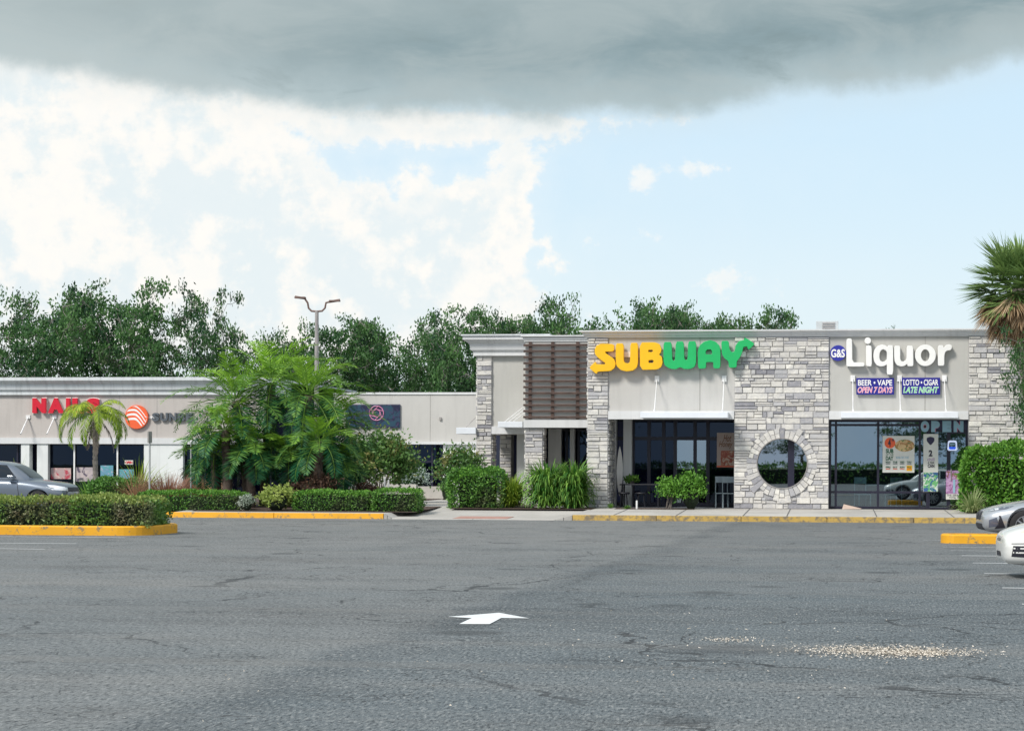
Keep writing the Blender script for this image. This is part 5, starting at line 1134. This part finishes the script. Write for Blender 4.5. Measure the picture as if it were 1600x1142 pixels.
shrub('bright green shrub in the patio mulch, left of the pair', 1047, 740, 793, 40, 66.95, 'bright', .10, 1700, seed=91, core=False); shrub('fuller bright green shrub in the patio mulch, right of the pair', 1080, 733, 793, 44, 67.0, 'bright', .10, 2000, seed=92)
shrub('leafy potted plant on the patio table, left end', 986, 742, 764, 24, 69.1, 'blade', .10, 350, seed=93, z=ZB + .75, core=False)
blades('yellow green spiky plant against the bay pier', 800, 737, 40, 67.0, 'blade_lime', 700, .035, seed=101, spread=1.0, base=.6, tier=.8); blades('tall dark green strappy plant in front of the bay, left one', 856, 712, 60, 66.9, 'blade', 1100, .055, seed=102, spread=1.1, droop=1.9, base=.75, tier=1)
blades('tall green strappy plant in front of the bay, right one by the pier', 896, 714, 44, 66.9, 'blade', 950, .055, seed=103, spread=1.1, droop=1.9, base=.75, tier=1)
blades('striped grassy plant at the foot of the tall right hedge', 1520, 762, 34, 65.3, 'variegated', 260, .03, seed=104); blades('reddish ornamental grass left of the date palms, wider tuft', 262, 738, 66, 69, 'redgrass', 900, .012, seed=105, base=.9, spread=.5)
blades('tan ornamental grass tuft behind the thin post', 318, 740, 44, 69.5, 'tangrass', 600, .012, seed=106, base=.8, spread=.5); blades('spiky yellow green agave by the salon glass', 217, 712, 34, 78, 'blade_lime', 260, .05, seed=107, spread=1.2, z=.05)
blades('dry tan grass tuft under the agave', 212, 732, 26, 76, 'tangrass', 300, .02, seed=108, z=.05); blades('small grass tuft at the foot of the first stone pier', 954, 784, 12, 67.0, 'blade', 60, .02, seed=109)
blades('low green weeds at the patio mulch edge', 980, 788, 24, 66.8, 'blade', 90, .02, seed=110); blades('small agave above the suv roof by the salon column', 28, 712, 22, 84, 'blade_lime', 120, .05, seed=111, spread=1.2, z=.05)
blades('low spiky plants along the salon glass', 158, 742, 70, 80, 'blade', 420, .05, seed=112, z=.05, base=.9)
# leafy branch at right edge
tree('broad leafy tree behind the fan palm, cut by the right edge', 1634, 508, 63.4, 140, 4, 1.0, 'tree at the right edge', .2)
# ------------------------------------------------------------------ cars
def paint(name, c, metal=.4):
    m_, n = newmat(name); o = n.n('ShaderNodeTexCoord').outputs['Object']; f = n.noise(o, 400, 2)
    out(n, pr(n, n.mix(n.ss(f, .4, .6, 0, .15), c, tuple(min(1, x * 1.5) for x in c)), .32, metal, spec=.5, coat=.9)); return m_
M['car_blue'] = paint('slate_blue_paint', (.16, .19, .235)); M['car_silver'] = paint('silver_paint', (.50, .52, .55), .6); M['car_white'] = paint('white_car_paint', (.78, .78, .75), .05); M['car_red'] = paint('maroon_paint', (.14, .02, .03))
M['car_glass'] = simple('car_glass', (.008, .014, .022), .05, vary=0, bump=0, spec=.5, coat=.25); M['rubber'] = simple('rubber', (.018, .018, .02), .85); M['rim'] = simple('rim', (.38, .39, .41), .3, .8); M['blk_trim'] = simple('black_trim', (.02, .02, .03), .5)
M['lamp'] = simple('lamp_lens', (.75, .78, .82), .08, spec=1.0, coat=1.0, bump=0); M['lamp_dark'] = simple('lamp_smoked', (.10, .11, .15), .1, coat=1.0, bump=0); M['amber'] = simple('amber_lens', (.8, .25, .08), .2, bump=0); M['red_lens'] = simple('red_lens', (.4, .01, .01), .2, bump=0); M['haze_lamp'] = simple('hazed_lamp', (.66, .62, .52), .3, bump=0)
def loft(sections):
    n = len(sections[0]); V = []; Fc = []
    for s_ in sections: V += s_
    for i in range(len(sections) - 1):
        for j in range(n): Fc.append((i * n + j, i * n + (j + 1) % n, (i + 1) * n + (j + 1) % n, (i + 1) * n + j))
    Fc.append(tuple(range(n - 1, -1, -1))); Fc.append(tuple(range((len(sections) - 1) * n, len(sections) * n))); return V, Fc
def evaluated(V, Fc, sub, cutters=()):
    me = bpy.data.meshes.new('x'); me.from_pydata(V, [], Fc); bm = bmesh.new(); bm.from_mesh(me); bmesh.ops.recalc_face_normals(bm, faces=bm.faces); bm.to_mesh(me); bm.free()
    ob = bpy.data.objects.new('x', me); COL.objects.link(ob); m_ = ob.modifiers.new('s', 'SUBSURF'); m_.levels = sub; m_.render_levels = sub; cs_ = []
    for cv2, cf in cutters:
        cm = bpy.data.meshes.new('c'); cm.from_pydata(cv2, [], cf); bm = bmesh.new(); bm.from_mesh(cm); bmesh.ops.recalc_face_normals(bm, faces=bm.faces); bm.to_mesh(cm); bm.free()
        c_ = bpy.data.objects.new('c', cm); COL.objects.link(c_); b_ = ob.modifiers.new('b', 'BOOLEAN'); b_.operation = 'DIFFERENCE'; b_.object = c_; b_.solver = 'EXACT'; cs_.append(c_)
    dg = bpy.context.evaluated_depsgraph_get(); dg.update(); r_ = bpy.data.meshes.new_from_object(ob.evaluated_get(dg))
    for o_ in cs_ + [ob]: bpy.data.objects.remove(o_)
    return r_
def car(name, label, mat, body, gh, wheels, wr_, Wd, loc_, rz, det, grp='parked cars', seed=0):
    r_ = root(name, label, 'car', loc_, grp, rz); r_['local'] = 1
    secs = []
    for x, zb, zs, zt, wf in body:
        w2 = Wd / 2 * wf
        half = [(0, zb), (w2 * .72, zb), (w2 * .93, zb + .05), (w2 * .99, zb + (zs - zb) * .45), (w2, zb + (zs - zb) * .8), (w2 * .965, zs), (w2 * .82, zt - .015), (w2 * .4, zt + .005)]
        ring = half + [(0, zt + .01)] + [(-a_, b_) for a_, b_ in half[:0:-1]]
        secs.append([(x, a_, b_) for a_, b_ in ring])
    V, Fc = loft(secs); cut = []
    for wx_ in wheels:
        for sg in (-1, 1):
            c = MB(); c.lathe([(wr_ + .055, 0), (wr_ + .055, .42)], (wx_, sg * (Wd / 2 + .14) - (.42 if sg > 0 else 0), wr_ + .01), 32, 'y'); cut.append((c.v, c.f))
    me = evaluated(V, Fc, 2, cut); bvh_b = BVHTree.FromPolygons([v.co.copy() for v in me.vertices], [tuple(p.vertices) for p in me.polygons])
    me.materials.clear(); me.materials.append(mat); me.name = 'body'; me.shade_smooth(); ob = bpy.data.objects.new('body', me); COL.objects.link(ob); ob.parent = r_
    try: me.set_sharp_from_angle(angle=R(38))
    except Exception: pass
    secs = []
    for x, z0, z1, w0, w1 in gh:
        half = [(w0 * .99, z0 - .08), (w0, z0), (w0 + (w1 - w0) * .5, z0 + (z1 - z0) * .55), (w1, z1 - (z1 - z0) * .10), (w1 * .86, z1), (w1 * .4, z1 + .012)]
        secs.append([(x, a_, b_) for a_, b_ in [(0, z0 - .08)] + half + [(0, z1 + .015)] + [(-a_, b_) for a_, b_ in half[::-1]]])
    V, Fc = loft(secs); me2 = evaluated(V, Fc, 2); bvh_g = BVHTree.FromPolygons([v.co.copy() for v in me2.vertices], [tuple(p.vertices) for p in me2.polygons])
    me2.materials.clear(); me2.materials.append(mat); me2.shade_smooth(); og = bpy.data.objects.new('roof', me2); COL.objects.link(og); og.parent = r_
    def patch(nm, pts, axis, side, mt, bv=bvh_b, off=.006, thick=0.0, parent=None):
        bm = bmesh.new(); vs = []
        for p in pts: vs.append(bm.verts.new((p[0], side * 3, p[1]) if axis == 'y' else ((-3, p[0], p[1]) if side < 0 else (9, p[0], p[1]))))
        f = bm.faces.new(vs); bmesh.ops.triangulate(bm, faces=[f])
        for _ in range(4):
            long_ = [e for e in bm.edges if e.calc_length() > .05]
            if not long_: break
            bmesh.ops.subdivide_edges(bm, edges=long_, cuts=1); bmesh.ops.triangulate(bm, faces=bm.faces[:])
        d = Vector((0, -side, 0)) if axis == 'y' else Vector((1 if side < 0 else -1, 0, 0)); bad = []
        for v in bm.verts:
            h = bv.ray_cast(v.co, d)
            if h[0] is None: bad.append(v)
            else: v.co = h[0] - d * off
        bmesh.ops.delete(bm, geom=bad, context='VERTS'); bmesh.ops.recalc_face_normals(bm, faces=bm.faces)
        m2 = bpy.data.meshes.new(nm); bm.to_mesh(m2); bm.free(); m2.materials.append(mt); m2.shade_smooth(); o_ = bpy.data.objects.new(nm, m2); COL.objects.link(o_); o_.parent = parent or r_; return o_
    for d in det.get('glass', []):
        for sg in (-1, 1): patch('side_window', d, 'y', sg, M['car_glass'], bvh_g)
    patch('windscreen', det['ws'], 'x', -1, M['car_glass'], bvh_g, .008); patch('rear_window', det['rw'], 'x', 1, M['car_glass'], bvh_g, .008)
    for nm, pts, mt in det.get('side', []):
        for sg in (-1, 1): patch(nm, pts, 'y', sg, M[mt])
    for nm, pts, mt in det.get('front', []): patch(nm, pts, 'x', -1, M[mt])
    for nm, pts, mt in det.get('frontpair', []):
        for sg in (-1, 1): patch(nm, [(a_ * sg, b_) for a_, b_ in pts], 'x', -1, M[mt], off=.009)
    for nm, pts, mt in det.get('rear', []):
        for sg in (-1, 1): patch(nm, [(a_ * sg, b_) for a_, b_ in pts], 'x', 1, M[mt])
    for sg in (-1, 1):
        for hx_ in det.get('handles', []):
            h = bvh_b.ray_cast(Vector((hx_[0], sg * 3, hx_[1])), Vector((0, -sg, 0)))[0]
            if h: MB().box(h.x - .09, h.x + .09, h.y, h.y + sg * .035, h.z - .015, h.z + .015).build('door_handle', mat, r_, bevel=.006)
        mx_, mz = det['mirror']; MB().box(mx_ - .05, mx_ + .16, sg * (Wd / 2 - .06), sg * (Wd / 2 + .13), mz - .07, mz + .08).build('wing_mirror', mat, r_, bevel=.03)
    MB().box(wheels[0] - .3, wheels[1] + .3, -Wd / 2 + .30, Wd / 2 - .30, .2, .5).build('underbody', M['blk_trim'], r_)
    for wx_ in wheels:
        for sg in (-1, 1):
            wv_ = bpy.data.objects.new('wheel', None); COL.objects.link(wv_); wv_.parent = r_; wv_.location = (wx_, sg * (Wd / 2 - .12), wr_); wv_['local'] = 1; wv_.empty_display_size = .1
            MB().lathe([(wr_ * .66, -.11), (wr_ * .93, -.11), (wr_, -.08), (wr_, .08), (wr_ * .93, .11), (wr_ * .66, .11)], (0, 0, 0), 36, 'y').build('tyre', M['rubber'], wv_, True)
            m_ = MB(); yf = sg * .10
            m_.lathe([(wr_ * .67, yf), (wr_ * .67, yf + sg * .015), (wr_ * .62, yf + sg * .015), (wr_ * .60, yf - sg * .03)], (0, 0, 0), 36, 'y')
            for k in range(10):
                t = k * math.pi / 5; c_, s_ = math.cos(t), math.sin(t); a_ = .022
                m_.add([(c_ * .05 - s_ * a_, yf + sg * .02, s_ * .05 + c_ * a_), (c_ * .05 + s_ * a_, yf + sg * .02, s_ * .05 - c_ * a_), (c_ * wr_ * .64 + s_ * a_ * .7, yf + sg * .012, s_ * wr_ * .64 - c_ * a_ * .7), (c_ * wr_ * .64 - s_ * a_ * .7, yf + sg * .012, s_ * wr_ * .64 + c_ * a_ * .7)], [(0, 1, 2, 3)])
            m_.lathe([(.06, yf + sg * .01), (.055, yf + sg * .03)], (0, 0, 0), 16, 'y'); m_.build('rim', M['rim'], wv_)
    return r_
sed_body = [(0.0, .28, .52, .58, .60), (.10, .21, .56, .66, .82), (.32, .18, .62, .74, .95), (.75, .17, .70, .83, 1.0), (1.35, .17, .84, .92, 1.0), (2.2, .17, .88, .95, 1.0), (3.4, .17, .92, .98, 1.0), (4.1, .2, .95, 1.05, .98), (4.5, .25, .92, 1.02, .92), (4.68, .35, .85, .92, .8)]
sed_gh = [(1.18, .84, .90, .66, .58), (1.55, .90, 1.16, .74, .60), (2.0, .92, 1.38, .80, .62), (2.5, .93, 1.43, .82, .63), (3.1, .94, 1.40, .80, .62), (3.7, .96, 1.22, .76, .58), (4.15, .96, 1.02, .68, .54)]
sed_det = dict(glass=[[(1.75, .97), (2.55, .98), (2.55, 1.34), (2.12, 1.31)], [(2.62, .98), (3.45, 1.0), (3.25, 1.28), (2.62, 1.345)]], ws=[(-.55, .98), (.55, .98), (.48, 1.33), (-.48, 1.33)], rw=[(-.5, 1.05), (.5, 1.05), (.44, 1.32), (-.44, 1.32)],
    handles=[(2.75, .80), (3.55, .82)], mirror=(1.75, .98), rear=[('tail_light', [(.45, .72), (.8, .72), (.8, .86), (.45, .86)], 'red_lens')])
bm_ = dict(sed_det); bm_['side'] = [('headlight', [(.13, .635), (.50, .70), (.66, .765), (.46, .745), (.12, .705)], 'lamp_dark'), ('headlight_lens', [(.15, .65), (.36, .685), (.36, .72), (.14, .698)], 'lamp'), ('side_vent', [(.24, .27), (.46, .30), (.36, .56), (.32, .56), (.38, .33), (.26, .30)], 'blk_trim'),
    ('intake_panel', [(.13, .30), (.33, .34), (.28, .52), (.13, .46)], 'lamp_dark'), ('side_marker', [(.70, .42), (.76, .44), (.74, .60), (.69, .57)], 'amber'), ('door_seam', [(1.55, .28), (1.565, .28), (1.60, .86), (1.585, .86)], 'blk_trim'), ('door_seam', [(2.58, .26), (2.595, .26), (2.595, .9), (2.58, .9)], 'blk_trim')]
bm_['front'] = [('lower_grille', [(-.55, .24), (.55, .24), (.45, .38), (-.45, .38)], 'blk_trim')]; bm_['frontpair'] = [('grille', [(.03, .46), (.30, .45), (.36, .58), (.30, .64), (.05, .64)], 'blk_trim')]
yB = gr(1540, 846.5).y; pB = at(1530, 800, yB + .5)
car('parked_car', 'silver sedan with angular smoked headlight, nose over the small yellow island', M['car_silver'], sed_body, sed_gh, (.88, 3.7), .335, 1.83, (pB.x, yB + .92, 0), R(4), bm_)
al_body = [(0.0, .26, .50, .60, .55), (.08, .20, .54, .67, .78), (.30, .18, .62, .75, .93), (.75, .17, .72, .85, 1.0), (1.35, .17, .86, .95, 1.0), (2.2, .17, .90, .97, 1.0), (3.4, .17, .93, .99, 1.0), (4.1, .2, .95, 1.05, .98), (4.55, .25, .92, 1.02, .9), (4.75, .35, .85, .92, .8)]
al = dict(sed_det); al['side'] = [('headlight', [(.22, .66), (.55, .69), (.82, .80), (.60, .79), (.34, .745)], 'haze_lamp'), ('fog_light_recess', [(.10, .32), (.42, .31), (.50, .43), (.44, .475), (.12, .475)], 'blk_trim'), ('vent_bar', [(.10, .43), (.40, .43), (.40, .45), (.10, .45)], 'car_white'), ('vent_bar', [(.10, .37), (.32, .37), (.32, .39), (.10, .39)], 'car_white'),
    ('fog_light', [(.33, .36), (.42, .36), (.44, .40), (.42, .44), (.35, .44), (.32, .40)], 'lamp'), ('bumper_seam', [(.10, .50), (.55, .52), (.55, .53), (.10, .51)], 'blk_trim'), ('door_seam', [(1.55, .28), (1.565, .28), (1.60, .88), (1.585, .88)], 'blk_trim'), ('door_seam', [(2.58, .26), (2.595, .26), (2.595, .92), (2.58, .92)], 'blk_trim')]
al['front'] = [('lower_grille', [(-.20, .31), (.20, .31), (.20, .38), (-.20, .38)], 'blk_trim'), ('grille', [(-.16, .53), (.16, .53), (.18, .57), (-.18, .57)], 'rim')]
pA = at(1566, 850, gr(1580, 905).y)
car('parked_car', 'older white sedan with hazed headlight and round fog lamp nearest the camera', M['car_white'], al_body, sed_gh, (.92, 3.72), .325, 1.80, (pA.x, gr(1580, 905).y + .75, 0), R(3), al)
suv_body = [(0.0, .40, .62, .78, .62), (.10, .30, .68, .88, .84), (.35, .26, .76, .95, .96), (.8, .24, .84, 1.0, 1.0), (1.35, .24, .96, 1.06, 1.0), (2.2, .24, 1.0, 1.08, 1.0), (3.3, .24, 1.02, 1.1, 1.0), (3.95, .28, 1.04, 1.12, .98), (4.3, .35, 1.04, 1.12, .93), (4.42, .45, .98, 1.05, .86)]
suv_gh = [(1.12, .97, 1.02, .66, .58), (1.5, 1.02, 1.30, .76, .62), (1.9, 1.05, 1.56, .82, .64), (2.4, 1.06, 1.63, .84, .66), (3.2, 1.07, 1.63, .83, .66), (3.9, 1.08, 1.56, .80, .62), (4.28, 1.08, 1.22, .74, .60)]
sv = dict(glass=[[(1.66, 1.10), (2.42, 1.11), (2.42, 1.53), (2.03, 1.51)], [(2.50, 1.11), (3.28, 1.13), (3.28, 1.52), (2.50, 1.54)], [(3.36, 1.14), (3.85, 1.2), (3.75, 1.47), (3.36, 1.51)]], ws=[(-.58, 1.10), (.58, 1.10), (.50, 1.5), (-.50, 1.5)], rw=[(-.5, 1.2), (.5, 1.2), (.46, 1.5), (-.46, 1.5)], handles=[(2.55, .92), (3.35, .94)], mirror=(1.72, 1.10),
    rear=[('tail_light', [(.5, .85), (.82, .85), (.82, 1.0), (.5, 1.0)], 'red_lens')], front=[('grille', [(-.5, .66), (.5, .66), (.5, .80), (-.5, .80)], 'blk_trim'), ('lower_grille', [(-.6, .36), (.6, .36), (.6, .52), (-.6, .52)], 'blk_trim')], frontpair=[('headlight', [(.5, .68), (.86, .72), (.86, .82), (.5, .80)], 'lamp')],
    side=[('headlight', [(.10, .72), (.50, .80), (.62, .88), (.40, .87), (.10, .82)], 'lamp'), ('bumper_trim', [(.10, .36), (.42, .36), (.30, .56), (.10, .56)], 'blk_trim'), ('wheel_trim', [(.30, .30), (.50, .30), (.52, .36), (.30, .38)], 'blk_trim'), ('sill_trim', [(1.38, .26), (3.0, .26), (3.0, .36), (1.38, .36)], 'blk_trim'), ('door_seam', [(1.5, .38), (1.515, .38), (1.60, 1.0), (1.585, 1.0)], 'blk_trim'), ('door_seam', [(2.46, .38), (2.475, .38), (2.475, 1.03), (2.46, 1.03)], 'blk_trim')])
pS = at(116, 760, 67.6)
car('parked_suv', 'slate blue suv parked behind the left hedge', M['car_blue'], suv_body, suv_gh, (.90, 3.55), .345, 1.84, (pS.x, 67.6, 0), R(180), sv)
pR = at(84, 760, 74)
car('parked_car', 'dark maroon car mostly hidden behind the slate blue suv', M['car_red'], suv_body, suv_gh, (.90, 3.55), .345, 1.84, (pR.x, 74.5, 0), R(180), sv)
# ------------------------------------------------------------------ far side of the lot, mirrored in the shop glass
ob_ = root('opposite_store_building', 'pale store across the car park seen only as a reflection in the shop glass', 'building', (24, -52, 0))
MB().box(14, 46, -66, -52, 0, 5.2).build('wall', M['stucco_light'], ob_); MB().box(18, 30, -51.98, -51.9, 2.9, 4.6).build('sign_panel', M['s_red'], ob_); MB().box(16, 42, -51.97, -51.9, .3, 2.6).build('shop_window', M['dark_frame'], ob_)
for i, (x, y, h) in enumerate(((-40, -58, 9), (-31, -62, 10), (-23, -55, 8), (-2.5, -70, 6), (8.5, -57, 7))):
    r_ = root('oak_tree', ['reflected tree far left across the lot', 'reflected tall tree across the lot', 'reflected dense tree across the lot', 'reflected tree opposite the patio', 'reflected small tree beside the opposite store'][i], 'tree', (x, y, 0), 'trees across the car park', i * 1.3); r_.scale = (.9, .9, h / 11); r_['local'] = 1
    for nm, d in zip(('trunk', 'crown'), TM[i % 4]): o = bpy.data.objects.new(nm, d); COL.objects.link(o); o.parent = r_
hedge_geo(-60, 14, -49.5, -48.2, 0, 1.5, 60, .25, 120, 'hedge', 'hedge', 'added unseen hedge across the lot, for a dark band in the glass reflections', lump=.08)  # added out of view to darken the lower part of the shop glass reflections
for o in bpy.data.objects:
    if 'local' in o: del o['local']
